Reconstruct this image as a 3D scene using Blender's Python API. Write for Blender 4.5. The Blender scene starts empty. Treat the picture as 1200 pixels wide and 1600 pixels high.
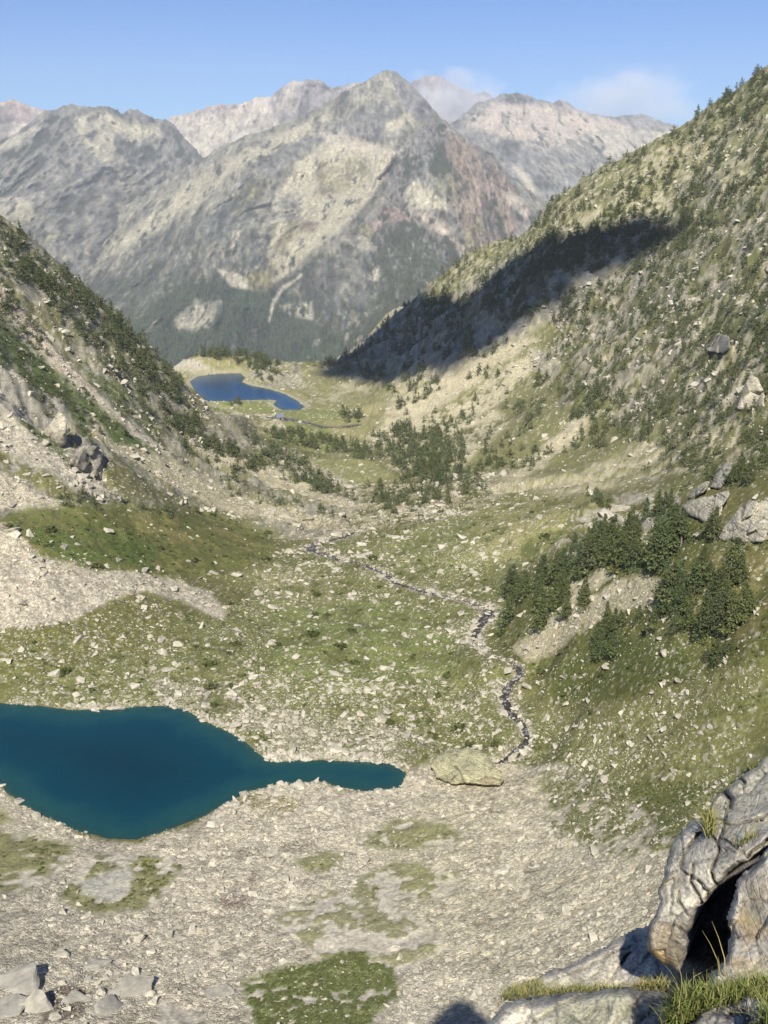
import bpy, bmesh, math, random
import numpy as np
from mathutils import Vector, Matrix

# ------------------------------------------------------------------ camera, sky, sun, exposure
FPX = 1556.0                       # focal length in photo pixels (1200 x 1600)
CX, CY, HOR = 600.0, 800.0, 250.0  # centre of the picture and row of the horizon
TH = math.atan((CY - HOR) / FPX)
scene = bpy.context.scene
col = scene.collection
cam_data = bpy.data.cameras.new('camera')
cam = bpy.data.objects.new('camera', cam_data)
col.objects.link(cam)
cam_data.sensor_fit = 'VERTICAL'
cam_data.sensor_height = 36.0
cam_data.lens = 36.0 * FPX / 1600.0
cam_data.clip_start = 0.1
cam_data.clip_end = 60000.0
cam.location = (0, 0, 0)
cam.rotation_euler = (math.pi / 2 - TH, 0, 0)
scene.camera = cam


def ray(px, py):
    """direction of a photo pixel with horizontal length 1 (camera at the origin, +Y ahead)"""
    px = np.asarray(px, float); py = np.asarray(py, float)
    u = (px - CX) / FPX; v = (CY - py) / FPX
    y = math.cos(TH) + v * math.sin(TH)
    z = -math.sin(TH) + v * math.cos(TH)
    h = np.sqrt(u * u + y * y)
    return np.stack([u / h, y / h, z / h], -1)


def project(P):
    x, y, z = P[..., 0], P[..., 1], P[..., 2]
    w = y * math.cos(TH) - z * math.sin(TH)
    v = y * math.sin(TH) + z * math.cos(TH)
    w = np.maximum(w, 1e-3)
    return CX + FPX * x / w, CY - FPX * v / w


# the sun stands behind the viewer; the light runs towards this point of the valley
LDIR = ray(812, 1612); LDIR = LDIR / np.linalg.norm(LDIR)
SUN_ELEV = math.asin(-LDIR[2])
SUN_ROT = math.atan2(-LDIR[0], -LDIR[1])
world = bpy.data.worlds.new('World'); scene.world = world
world.use_nodes = True
wt = world.node_tree
sky = wt.nodes.new('ShaderNodeTexSky')
sky.sky_type = 'NISHITA'; sky.sun_disc = False
sky.sun_elevation = SUN_ELEV; sky.sun_rotation = SUN_ROT
sky.altitude = 2300.0; sky.air_density = 1.0; sky.dust_density = 0.15; sky.ozone_density = 3.0
bg = wt.nodes['Background']; bg.inputs['Strength'].default_value = 0.07
hs = wt.nodes.new('ShaderNodeMix'); hs.data_type = 'RGBA'; hs.blend_type = 'MULTIPLY'; hs.inputs[0].default_value = 1.0
hs.inputs[7].default_value = (0.49, 0.74, 1.11, 1)          # the deep clear blue of mountain air
wt.links.new(sky.outputs['Color'], hs.inputs[6]); wt.links.new(hs.outputs[2], bg.inputs['Color'])
sun_data = bpy.data.lights.new('sun', 'SUN')
sun_data.energy = 4.6; sun_data.angle = math.radians(0.53); sun_data.color = (1.0, 0.95, 0.855)
sun = bpy.data.objects.new('sun', sun_data); col.objects.link(sun)
sun.rotation_euler = Vector(LDIR).to_track_quat('-Z', 'Y').to_euler()
sun.location = tuple(-LDIR * 3000)
vs = scene.view_settings
vs.view_transform = 'Standard'; vs.look = 'None'; vs.gamma = 1.0; vs.use_curve_mapping = False
vs.exposure = 0.56
scene.cycles.volume_bounces = 1
scene.cycles.max_bounces = 6
scene.cycles.diffuse_bounces = 2
scene.cycles.transparent_max_bounces = 16
scene.cycles.use_denoising = True
scene.cycles.volume_step_rate = 1.0
scene.cycles.volume_max_steps = 64

RNG = np.random.default_rng(7)
random.seed(7)


# ------------------------------------------------------------------ numeric helpers
def sstep(a, b, x):
    t = np.clip((x - a) / (b - a), 0, 1)
    return t * t * (3 - 2 * t)


def _h(ix, iy, iz, seed):
    h = (ix.astype(np.uint32) * np.uint32(374761393) + iy.astype(np.uint32) * np.uint32(668265263)
         + iz.astype(np.uint32) * np.uint32(2147483647 - 58) + np.uint32(seed * 1274126177 & 0xffffffff))
    h = (h ^ (h >> np.uint32(13))) * np.uint32(1274126177)
    h = (h ^ (h >> np.uint32(15))) * np.uint32(2246822519)
    return (h ^ (h >> np.uint32(16)))


_G = np.array([[1, 1, 0], [-1, 1, 0], [1, -1, 0], [-1, -1, 0], [1, 0, 1], [-1, 0, 1], [1, 0, -1], [-1, 0, -1],
               [0, 1, 1], [0, -1, 1], [0, 1, -1], [0, -1, -1], [1, 1, 0], [-1, 1, 0], [0, -1, 1], [0, -1, -1]], np.float32)


def noise(P, scale, seed=0):
    """gradient noise, about -1..1, at the points P (N,3); scale is the wavelength (number or 3 numbers)"""
    Q = (np.asarray(P, np.float64) / np.asarray(scale, np.float64) + 1000.37).astype(np.float64)
    I = np.floor(Q).astype(np.int64)
    F = (Q - I).astype(np.float32)
    W = F * F * F * (F * (F * 6 - 15) + 10)
    out = np.zeros(len(Q), np.float32)
    for dx in (0, 1):
        wx = W[:, 0] if dx else 1 - W[:, 0]
        for dy in (0, 1):
            wy = W[:, 1] if dy else 1 - W[:, 1]
            for dz in (0, 1):
                wz = W[:, 2] if dz else 1 - W[:, 2]
                g = _G[(_h(I[:, 0] + dx, I[:, 1] + dy, I[:, 2] + dz, seed) & np.uint32(15)).astype(np.int64)]
                out += wx * wy * wz * (g[:, 0] * (F[:, 0] - dx) + g[:, 1] * (F[:, 1] - dy) + g[:, 2] * (F[:, 2] - dz))
    return out * 1.4


def fbm(P, scale, octv=4, seed=0, gain=0.5):
    s = np.asarray(scale, float); a = 1.0; o = 0; n = 0
    for k in range(octv):
        o = o + a * noise(P, s, seed + k * 17); n += a; a *= gain; s = s * 0.5
    return o / n


def ridged(P, scale, octv=4, seed=0, gain=0.5):
    s = np.asarray(scale, float); a = 1.0; o = 0; n = 0
    for k in range(octv):
        o = o + a * (1 - np.abs(noise(P, s, seed + k * 17)) * 1.6); n += a; a *= gain; s = s * 0.5
    return o / n


class RBF:
    """thin plate spline through scattered values"""
    def __init__(self, X, f, smooth=1e-6):
        X = np.asarray(X, float); n, d = X.shape
        self.X = X
        A = np.zeros((n + d + 1, n + d + 1))
        A[:n, :n] = self.k(X, X) + smooth * np.eye(n)
        A[:n, n] = 1; A[:n, n + 1:] = X; A[n, :n] = 1; A[n + 1:, :n] = X.T
        self.w = np.linalg.solve(A, np.concatenate([np.asarray(f, float), np.zeros(d + 1)]))

    def k(self, A, B):
        r2 = ((A[:, None, :] - B[None]) ** 2).sum(-1)
        return 0.5 * r2 * np.log(r2 + 1e-12)

    def __call__(self, Q):
        Q = np.asarray(Q, float); out = np.empty(len(Q)); n = len(self.X)
        for i in range(0, len(Q), 40000):
            q = Q[i:i + 40000]
            out[i:i + 40000] = self.k(q, self.X) @ self.w[:n] + self.w[n] + q @ self.w[n + 1:]
        return out


def poly_sd(px, py, poly):
    """signed distance to a closed polygon, positive inside"""
    P = np.asarray(poly, float); n = len(P)
    best = np.full(px.shape, 1e18); inside = np.zeros(px.shape, bool)
    for i in range(n):
        ax, ay = P[i]; bx, by = P[(i + 1) % n]
        dx, dy = bx - ax, by - ay
        L = dx * dx + dy * dy + 1e-12
        t = np.clip(((px - ax) * dx + (py - ay) * dy) / L, 0, 1)
        best = np.minimum(best, (px - ax - t * dx) ** 2 + (py - ay - t * dy) ** 2)
        c = ((ay > py) != (by > py))
        if dy != 0:
            inside ^= c & (px < (bx - ax) * (py - ay) / dy + ax)
    d = np.sqrt(best)
    return np.where(inside, d, -d)


def line_dist(px, py, line):
    P = np.asarray(line, float)
    best = np.full(px.shape, 1e18); arc = np.zeros(px.shape); s = 0.0
    for i in range(len(P) - 1):
        ax, ay = P[i]; bx, by = P[i + 1]; dx, dy = bx - ax, by - ay
        L = dx * dx + dy * dy + 1e-12
        t = np.clip(((px - ax) * dx + (py - ay) * dy) / L, 0, 1)
        d = (px - ax - t * dx) ** 2 + (py - ay - t * dy) ** 2
        arc = np.where(d < best, s + t * math.sqrt(L), arc)
        best = np.minimum(best, d); s += math.sqrt(L)
    return np.sqrt(best), arc


def lerp3(c, target, m):
    return c + (np.asarray(target, float)[None, :] - c) * m[:, None]


# ------------------------------------------------------------------ object helpers
def tag(o, label=None, cat=None, group=None, kind=None):
    if label: o['label'] = label
    if cat: o['category'] = cat
    if group: o['group'] = group
    if kind: o['kind'] = kind
    return o


def mesh_from(name, V, F, colours=None, smooth=True, mat=None):
    """V (N,3); F (M,3) or (M,4) integer array or a list of such arrays; colours (N,3) -> point attribute Col"""
    me = bpy.data.meshes.new(name)
    Fs = F if isinstance(F, list) else [F]
    Fs = [np.asarray(f, np.int32) for f in Fs if len(f)]
    me.vertices.add(len(V)); me.vertices.foreach_set('co', np.asarray(V, np.float32).ravel())
    idx = np.concatenate([f.ravel() for f in Fs])
    tot = np.concatenate([np.full(len(f), f.shape[1], np.int32) for f in Fs])
    start = np.concatenate([[0], np.cumsum(tot)[:-1]]).astype(np.int32)
    me.loops.add(len(idx)); me.loops.foreach_set('vertex_index', idx)
    me.polygons.add(len(tot)); me.polygons.foreach_set('loop_start', start)
    try:
        me.polygons.foreach_set('loop_total', tot)
    except Exception:
        pass
    me.polygons.foreach_set('use_smooth', np.full(len(tot), bool(smooth)))
    if colours is not None:
        a = me.attributes.new('Col', 'FLOAT_COLOR', 'POINT')
        c = np.ones((len(V), 4), np.float32); c[:, :colours.shape[1]] = np.clip(colours, 0, 1)
        a.data.foreach_set('color', c.ravel())
    me.update(calc_edges=True)
    if mat: me.materials.append(mat)
    return me


def obj(name, me, parent=None):
    o = bpy.data.objects.new(name, me); col.objects.link(o)
    if parent is not None: o.parent = parent
    return o


def empty(name, loc=(0, 0, 0), rz=0.0):
    o = bpy.data.objects.new(name, None); col.objects.link(o)
    o.location = loc; o.rotation_euler = (0, 0, rz); o.empty_display_size = 0.3
    return o


def quads(nr, nc, keep=None):
    """cells of a grid stored row by row: nr x nc vertices"""
    i = np.arange(nr - 1)[:, None]; j = np.arange(nc - 1)[None, :]
    a = i * nc + j
    q = np.stack([a, a + 1, a + nc + 1, a + nc], -1).reshape(-1, 4)
    return q if keep is None else q[keep]


# ------------------------------------------------------------------ materials
def new_mat(name):
    m = bpy.data.materials.new(name); m.use_nodes = True
    nt = m.node_tree; b = nt.nodes['Principled BSDF']
    b.inputs['Roughness'].default_value = 0.9
    b.inputs['Specular IOR Level'].default_value = 0.15
    return m, nt, b


def N(nt, t, **kw):
    n = nt.nodes.new(t)
    for k, v in kw.items(): setattr(n, k, v)
    return n


def math_node(nt, op, a, b=None, clamp=False):
    n = N(nt, 'ShaderNodeMath', operation=op, use_clamp=clamp)
    for k, v in enumerate((a, b)):
        if v is None: continue
        if isinstance(v, (int, float)): n.inputs[k].default_value = v
        else: nt.links.new(v, n.inputs[k])
    return n.outputs[0]


def noise_node(nt, vec, scale, detail=4, rough=0.55):
    n = N(nt, 'ShaderNodeTexNoise'); n.inputs['Scale'].default_value = scale
    n.inputs['Detail'].default_value = detail; n.inputs['Roughness'].default_value = rough
    nt.links.new(vec, n.inputs['Vector']); return n.outputs['Fac']


def ramp(nt, fac, stops):
    r = N(nt, 'ShaderNodeValToRGB')
    e = r.color_ramp.elements
    while len(e) < len(stops): e.new(0.5)
    for k, (p, c) in enumerate(stops):
        e[k].position = p; e[k].color = (*c, 1) if len(c) == 3 else c
    nt.links.new(fac, r.inputs['Fac']); return r.outputs['Color']


def mul_col(nt, a, b, fac=1.0):
    n = N(nt, 'ShaderNodeMix', data_type='RGBA', blend_type='MULTIPLY')
    n.inputs[0].default_value = fac
    nt.links.new(a, n.inputs[6]); nt.links.new(b, n.inputs[7]); return n.outputs[2]


def mix_col(nt, fac, a, b):
    n = N(nt, 'ShaderNodeMix', data_type='RGBA')
    for s, k in ((fac, 0), (a, 6), (b, 7)):
        if isinstance(s, (int, float)): n.inputs[k].default_value = s
        elif isinstance(s, tuple): n.inputs[k].default_value = (*s, 1)
        else: nt.links.new(s, n.inputs[k])
    return n.outputs[2]


def bump(nt, b, height, strength, dist):
    n = N(nt, 'ShaderNodeBump'); n.inputs['Strength'].default_value = strength
    n.inputs['Distance'].default_value = dist
    nt.links.new(height, n.inputs['Height']); nt.links.new(n.outputs[0], b.inputs['Normal'])


def ground_material(name, grain, bump_dist, contrast=0.35, rubble=False):
    """colour per vertex (the lie of grass, scree, rock) with grain and fine relief of its own"""
    m, nt, b = new_mat(name)
    at = N(nt, 'ShaderNodeAttribute', attribute_name='Col')
    tc = N(nt, 'ShaderNodeTexCoord').outputs['Object']
    n1 = noise_node(nt, tc, 1.0 / grain, 5, 0.65)
    n2 = noise_node(nt, tc, 0.17 / grain, 3, 0.55)
    lo, hi = 1 - contrast, 1 + contrast
    g = ramp(nt, n1, [(0.3, (lo, lo, lo)), (0.7, (hi, hi, hi * .98))])
    g2 = ramp(nt, n2, [(0.3, (.88, .88, .9)), (0.7, (1.1, 1.1, 1.07))])
    c = mul_col(nt, at.outputs['Color'], g); c = mul_col(nt, c, g2)
    h = n1
    if rubble:
        # rubble: each small stone its own tone, the shade between them painted as dark gaps; alpha of the colour tells how stony the ground is
        wob = N(nt, 'ShaderNodeVectorMath', operation='ADD'); nt.links.new(tc, wob.inputs[0])
        nn = N(nt, 'ShaderNodeTexNoise'); nn.inputs['Scale'].default_value = 1.1; nt.links.new(tc, nn.inputs['Vector']); nt.links.new(nn.outputs['Color'], wob.inputs[1])
        for sc in (1.15, 2.9):
            v1 = N(nt, 'ShaderNodeTexVoronoi'); v1.inputs['Scale'].default_value = sc; nt.links.new(wob.outputs[0], v1.inputs['Vector'])
            v2 = N(nt, 'ShaderNodeTexVoronoi', feature='DISTANCE_TO_EDGE'); v2.inputs['Scale'].default_value = sc; nt.links.new(wob.outputs[0], v2.inputs['Vector'])
            sp = N(nt, 'ShaderNodeSeparateColor'); nt.links.new(v1.outputs['Color'], sp.inputs[0])
            tone = ramp(nt, sp.outputs[0], [(0, (.70, .69, .66)), (.5, (1.03, 1.03, 1.02)), (1, (1.30, 1.29, 1.25))])
            gap = ramp(nt, v2.outputs['Distance'], [(0, (.60, .58, .54)), (.085, (1, 1, 1))])
            c = mix_col(nt, at.outputs['Alpha'], c, mul_col(nt, mul_col(nt, c, tone), gap))
            hh = math_node(nt, 'MULTIPLY', math_node(nt, 'MULTIPLY', math_node(nt, 'MINIMUM', v2.outputs['Distance'], .22), 2.6), at.outputs['Alpha'])
            h = math_node(nt, 'ADD', h, hh)
    nt.links.new(c, b.inputs['Base Color'])
    bump(nt, b, h, 0.75, bump_dist)
    return m

# ------------------------------------------------------------------ near valley: height from control points
# per column of the photo: (row, drop below the camera) or (row, -distance) for points given by distance
BACK = 'back'
COLS = {
    -600: [(1600, 78), (1400, 92), (1250, 97), (1100, 95), (900, 74), (700, 52), (500, -230), (300, -290), (200, -330), (BACK, 450, -10)],
    -200: [(1600, 82), (1450, 89), (1300, 96.5), (1200, 99.5), (1100, 98.5), (960, 88), (800, 74), (600, 58), (400, -340), (240, -410), (BACK, 540, -40)],
    0: [(1600, 85), (1450, 91), (1310, 98.3), (1230, 100), (1100, 100), (1050, 98.5), (960, 94), (900, 90), (800, 83), (700, 76),
        (600, 67), (500, 55), (400, -420), (337, -452), (BACK, 550, -68), (BACK, 700, -160), (BACK, 1300, -420)],
    150: [(1600, 86), (1450, 92.5), (1330, 98.5), (1200, 100), (1100, 99.8), (1000, 98.5), (900, 94.5), (800, 89), (700, 85), (600, 80),
          (520, -430), (463, -495), (BACK, 600, -115), (BACK, 800, -200), (BACK, 1300, -430)],
    300: [(1600, 87), (1450, 93), (1310, 99), (1200, 100), (1090, 100), (1000, 100.5), (900, 104.6), (800, 109.6), (700, 116),
          (640, -560), (624, -600), (BACK, 655, -158), (605, 158), (575, 154), (558, 148), (BACK, 1000, -270), (BACK, 1500, -520)],
    450: [(1600, 86), (1450, 91.5), (1350, 96), (1240, 99.5), (1180, 100.3), (1100, 100.8), (1000, 103), (900, 110), (800, 122),
          (700, 144), (660, 153), (630, 158.3), (590, 156), (572, 154), (BACK, 1000, -270), (BACK, 1500, -520)],
    600: [(1600, 84), (1450, 90), (1350, 94.5), (1260, 98.5), (1210, 100), (1100, 101), (1000, 103), (900, 109), (800, 122), (720, 138),
          (650, 152), (600, 155), (560, 152), (508, -985), (494, -1010), (BACK, 1200, -330), (BACK, 1600, -560)],
    750: [(1600, 80), (1450, 87), (1350, 91.5), (1250, 96.5), (1190, 99.5), (1100, 101), (1000, 102.5), (960, 103.5), (900, 107),
          (800, 118), (750, 126), (700, 133), (600, 132), (500, 100), (430, -830), (385, -890), (BACK, 1050, -160), (BACK, 1500, -420)],
    900: [(1600, 74), (1450, 81), (1300, 87), (1200, 90.5), (1100, 90), (1000, 85), (900, 82), (850, 86), (800, 96), (770, 112),
          (700, 124), (600, 110), (500, 90), (400, 55), (285, -780), (BACK, 920, -75), (BACK, 1400, -300)],
    1050: [(1600, 66), (1450, 72), (1300, 76.5), (1200, 78), (1100, 75), (1000, 70), (900, 66), (830, 64), (790, 63), (BACK, 250, -92),
           (740, -330), (700, -375), (600, -440), (500, -500), (400, -580), (300, -660), (206, -735), (BACK, 870, -45), (BACK, 1400, -220)],
    1200: [(1600, 58), (1450, 63), (1300, 67.5), (1180, 69), (1100, 66), (1000, 60), (900, 57), (850, 55), (745, 52), (BACK, 225, -70),
           (700, -300), (600, -360), (500, -415), (400, -480), (300, -550), (200, -620), (105, -700), (BACK, 850, 20), (BACK, 1400, -160)],
    1420: [(1600, 48), (1300, 56), (1000, 48), (800, 46), (700, -230), (500, -360), (300, -480), (100, -600), (-20, -690), (BACK, 850, 80), (BACK, 1400, -60)],
    1900: [(1600, 30), (1300, 40), (1000, 34), (700, -160), (400, -330), (100, -480), (-80, -620), (BACK, 850, 110), (BACK, 1400, 0)],
}
cp, cv = [], []
for px, rows in COLS.items():
    for r in rows:
        if r[0] == BACK:
            a = math.atan2(*ray(px, 600)[:2]); d, z = r[1], r[2]
            cp.append((a, math.log(d))); cv.append(z / d)
        else:
            R = ray(px, r[0]); a = math.atan2(R[0], R[1])
            d = -r[1] if r[1] < 0 else -r[1] / R[2]
            cp.append((a, math.log(d))); cv.append(R[2])
    a = math.atan2(*ray(px, 1300)[:2])
    for d, z in (((45, -62), (30, -47), (15, -29), (6, -15)) if px < 1000 else ((34, -46), (15, -27), (6, -14))):
        cp.append((a, math.log(d))); cv.append(z / d)
E_RBF = RBF(cp, cv, 2e-5)
A0, A1, L0, L1 = math.radians(-42), math.radians(44), math.log(6.0), math.log(1700.0)
NA, NL = 361, 760
ga, gl = np.linspace(A0, A1, NA), np.linspace(L0, L1, NL)
EG = E_RBF(np.stack(np.meshgrid(ga, gl, indexing='ij'), -1).reshape(-1, 2)).reshape(NA, NL)


def ebase(a, l):
    fa = np.clip((a - A0) / (A1 - A0) * (NA - 1), 0, NA - 1.001); fl = np.clip((l - L0) / (L1 - L0) * (NL - 1), 0, NL - 1.001)
    i = fa.astype(int); j = fl.astype(int); u = fa - i; v = fl - j
    return (EG[i, j] * (1 - u) * (1 - v) + EG[i + 1, j] * u * (1 - v) + EG[i, j + 1] * (1 - u) * v + EG[i + 1, j + 1] * u * v)


# columns: dense where the photo looks, coarse to the sides
a_in = np.arctan((np.linspace(-30, 1230, 500) - CX) / FPX / math.cos(TH) * 0.985)
a_in = np.linspace(math.radians(-23.2), math.radians(23.2), 520)
ca = np.concatenate([np.linspace(A0, a_in[0], 36)[:-1], a_in, np.linspace(a_in[-1], A1, 36)[1:]])
NCOL, NROW = len(ca), 640
lf = np.linspace(L0, L1, 2400)
LG = np.empty((NROW, NCOL))
for j, a in enumerate(ca):
    e = ebase(np.full_like(lf, a), lf)
    row = np.arctan(e) * FPX                          # stands in for the picture row
    w = np.abs(np.diff(row)); vis = row[1:] >= np.maximum.accumulate(row)[1:] - 1.0
    w = np.where(vis, w, w * 0.12) + 0.10
    w = np.where(row[1:] < -0.86 * FPX, w * 0.12, w)    # steeper than the frame shows
    c = np.concatenate([[0], np.cumsum(w)])
    LG[:, j] = np.interp(np.linspace(0, c[-1], NROW), c, lf)
k = np.hanning(9); k /= k.sum()
pad = np.pad(LG, ((0, 0), (4, 4)), mode='edge')
LG = sum(k[i] * pad[:, i:i + NCOL] for i in range(9))   # keep neighbouring columns in step
AG = np.broadcast_to(ca, (NROW, NCOL))
D = np.exp(LG)
Z0 = D * ebase(AG.ravel(), LG.ravel()).reshape(NROW, NCOL)
P = np.stack([D * np.sin(AG), D * np.cos(AG), Z0], -1).reshape(-1, 3)
PX, PY = project(P)
DV = D.ravel()

# water bodies: outlines traced on the level of each lake
LAKE1_Z, LAKE2_Z = -100.0, -158.0


def on_level(pts, z):
    R = ray([p[0] for p in pts], [p[1] for p in pts]); d = z / R[:, 2]
    return R[:, :2] * d[:, None]


LAKE1 = on_level([(-230, 1130), (-120, 1098), (0, 1099), (60, 1103), (110, 1109), (170, 1109), (215, 1104), (262, 1103), (290, 1109), (320, 1127),
                  (360, 1145), (385, 1161), (408, 1181), (425, 1190), (455, 1189), (480, 1187), (530, 1189), (575, 1190), (610, 1194),
                  (636, 1207), (626, 1230), (590, 1237), (550, 1234), (500, 1222), (470, 1223), (430, 1228), (390, 1236), (350, 1257),
                  (320, 1275), (280, 1290), (250, 1301), (212, 1312), (170, 1310), (120, 1298), (70, 1275), (35, 1258), (8, 1232),
                  (-60, 1205), (-150, 1190), (-220, 1160)], LAKE1_Z)
LAKE2 = on_level([(297, 596), (309, 588), (340, 584), (375, 583), (383, 590), (378, 597), (390, 602), (420, 608), (445, 616), (465, 627),
                  (476, 636), (468, 640), (440, 640), (427, 632), (432, 626), (425, 624), (390, 625), (350, 627), (320, 625), (306, 612)], LAKE2_Z)


def carve(P, lake, z, slope_in, reach, depth):
    sd = poly_sd(P[:, 0], P[:, 1], lake)
    m = np.abs(sd) < reach + 40
    zi = z - np.minimum(depth, 0.05 + sd * slope_in)
    zo = z + np.minimum(0.06 - sd * 0.10, 0.4 - sd * 0.06)
    w = sstep(reach, 0, -sd)
    out = np.where(sd > 0, zi, P[:, 2] * (1 - w) + zo * w)
    out = np.where((sd <= 0) & (out < z + 0.03), z + 0.03 + 0.15 * w, out)
    P[:, 2] = np.where((sd > 0) | (sd > -reach), out, P[:, 2])
    return sd


# ------------------------------------------------------------------ what grows and lies where (outlines in the photo, carried onto the ground)
G_GRASS, G_DRY, G_OLIVE, G_SHRUB = (.145, .165, .050), (.225, .215, .095), (.15, .145, .055), (.075, .105, .026)
S_WHITE, S_GREY, S_BEIGE, S_PINK = (.62, .555, .44), (.56, .505, .41), (.49, .44, .30), (.66, .55, .43)
R_ROCK, R_DARK, R_PALE = (.31, .29, .25), (.19, .18, .165), (.38, .355, .29)
MV = np.stack([P[:, 0], P[:, 1], P[:, 2] * 1.3], -1)
nz40 = fbm(MV, 45, 3, 3); nz14 = fbm(MV, 16, 3, 11); nz5 = fbm(MV, 5.0, 3, 23); nz2 = fbm(MV, 1.8, 2, 31)
wx = PX + 9 * nz14 + 5 * nz5; wy = PY + 7 * nz40 + 4 * nz5
rock_m = np.zeros(len(P)); stone_m = np.full(len(P), .25); C = np.tile(np.array(G_OLIVE), (len(P), 1))


def paint(c, alpha, soft, poly, brk=0.0, rock=None, stone=None, bn=None, edge=.065):
    global C, rock_m, stone_m
    x0, y0 = np.min(poly, 0) - 40; x1, y1 = np.max(poly, 0) + 40
    s = np.nonzero((PX > x0) & (PX < x1) & (PY > y0) & (PY < y1))[0]
    if not len(s): return
    m = sstep(-soft, soft, poly_sd(wx[s], wy[s], poly))
    if rock is not None: rock_m[s] += (rock - rock_m[s]) * m
    if stone is not None: stone_m[s] += (stone - stone_m[s]) * m
    if brk > 0:
        b = (nz14[s] * .6 + nz5[s] * .5 + nz2[s] * .3) if bn is None else bn[s]
        m = m * sstep(-edge, edge, b + (brk - 0.5) * 0.9)
    C[s] = C[s] + (np.asarray(c)[None] - C[s]) * (m * alpha)[:, None]


# --- right slope
RS = [(480, 560), (620, 480), (760, 370), (900, 270), (1060, 190), (1230, 60), (1400, -200), (1900, -400), (1900, 740), (1210, 735), (1050, 740), (900, 775), (760, 770), (640, 700), (560, 640)]
paint(S_BEIGE, 0.9, 10, RS, rock=.55, stone=.35)
paint(G_DRY, 0.9, 10, RS, brk=.45)
paint(R_DARK, .85, 12, [(830, 560), (900, 480), (1000, 400), (1230, 300), (1900, 100), (1900, 700), (1230, 690), (1000, 680), (880, 640)], brk=.42, rock=1.0)
paint(R_PALE, .8, 8, [(850, 560), (900, 480), (1000, 400), (1230, 280), (1500, 200), (1500, 690), (1230, 680), (1000, 670), (880, 640)], brk=.34, rock=1.0)
paint(G_OLIVE, .85, 8, [(850, 540), (1000, 380), (1230, 250), (1500, 200), (1500, 690), (1230, 690), (1000, 660), (900, 640)], brk=.3, bn=-nz14)
paint(G_DRY, .9, 10, [(620, 490), (760, 375), (900, 280), (1060, 195), (1230, 80), (1230, 250), (1000, 350), (850, 430), (700, 500), (640, 510)], brk=.55, rock=.4)
paint((.34, .32, .28), .8, 8, [(520, 560), (600, 500), (740, 440), (860, 370), (1060, 340), (1060, 440), (920, 480), (800, 540), (700, 580), (600, 600)], brk=.6, rock=1.0)  # rock colour lightened here so it still reads inside the cloud shadow
paint(R_ROCK, .9, 6, [(1060, 290), (1110, 260), (1140, 300), (1120, 330), (1050, 345)], brk=.7, rock=1)
paint(G_GRASS, .7, 6, [(1040, 325), (1080, 315), (1110, 325), (1080, 345), (1045, 340)])
paint((.36, .33, .24), .9, 5, [(1120, 340), (1210, 290), (1210, 305), (1140, 345)])
paint(G_GRASS, .6, 6, [(1130, 400), (1210, 370), (1210, 395), (1150, 420)])
paint((.175, .17, .07), .95, 8, [(610, 640), (700, 580), (830, 520), (860, 500), (880, 540), (930, 620), (980, 650), (1000, 690), (900, 740), (780, 750), (690, 760), (620, 690)], stone=.25, rock=.1)
paint(S_BEIGE, .95, 5, [(600, 650), (680, 590), (820, 525), (835, 535), (740, 600), (660, 650), (620, 690)], stone=.5)
paint(S_BEIGE, .9, 5, [(700, 640), (760, 590), (840, 545), (850, 560), (790, 620), (730, 660), (690, 690)], brk=.75, stone=.5)
paint(S_BEIGE, .95, 4, [(760, 745), (840, 700), (920, 645), (935, 650), (880, 705), (810, 750)], stone=.5)
paint(S_BEIGE, .9, 5, [(570, 690), (640, 640), (760, 620), (800, 660), (720, 730), (620, 740)], brk=.6, stone=.5)
paint((.13, .14, .055), .8, 5, [(700, 770), (840, 690), (850, 700), (800, 740), (760, 765)], brk=.6)
paint(S_BEIGE, .9, 5, [(480, 590), (560, 580), (640, 560), (640, 600), (560, 650), (490, 640)], brk=.35, stone=.3)
paint((.118, .125, .05), .85, 10, [(830, 560), (900, 470), (1000, 380), (1230, 240), (1500, 180), (1500, 700), (1230, 700), (1000, 690), (880, 640)], brk=.50, bn=nz40 * .6 + nz5 * .7)
paint((.14, .145, .062), .85, 10, [(560, 560), (640, 480), (760, 375), (900, 280), (1060, 195), (1230, 70), (1500, 0), (1500, 250), (1000, 380), (850, 450), (700, 540)], brk=.50, bn=-nz40 * .5 + nz5 * .8)
paint((.30, .275, .215), .8, 6, [(830, 560), (900, 480), (1000, 400), (1230, 280), (1500, 200), (1500, 690), (1230, 680), (1000, 670), (880, 640)], brk=.40, rock=1.0, bn=nz14 * .7 - nz5 * .5 + nz2 * .3)
paint((.12, .125, .042), .85, 8, [(1000, 745), (1060, 700), (1230, 640), (1500, 620), (1500, 770), (1230, 765), (1060, 770)], brk=.62)
# --- far basin with the blue lake
paint((.27, .25, .115), .9, 8, [(250, 550), (480, 570), (620, 560), (600, 650), (560, 700), (480, 700), (330, 650), (290, 600)], stone=.25)
paint(G_DRY, .8, 8, [(470, 600), (620, 560), (620, 610), (520, 660), (480, 640)])
paint(S_BEIGE, .6, 8, [(560, 560), (640, 560), (620, 600), (500, 640)], brk=.5)
paint((.20, .215, .075), .95, 4, [(330, 632), (430, 626), (470, 642), (560, 640), (590, 650), (500, 660), (380, 648), (340, 650)])
paint((.20, .215, .075), .95, 4, [(415, 655), (500, 660), (540, 690), (500, 705), (440, 690)])
paint((.43, .39, .30), .95, 4, [(250, 558), (300, 560), (330, 572), (300, 585), (262, 580)])
paint(S_BEIGE, .9, 5, [(330, 640), (440, 650), (450, 680), (360, 672)], brk=.6, stone=.6)
paint(R_PALE, .8, 5, [(385, 590), (400, 570), (470, 570), (480, 605), (440, 608)], brk=.6, rock=.8, stone=.5)
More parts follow.
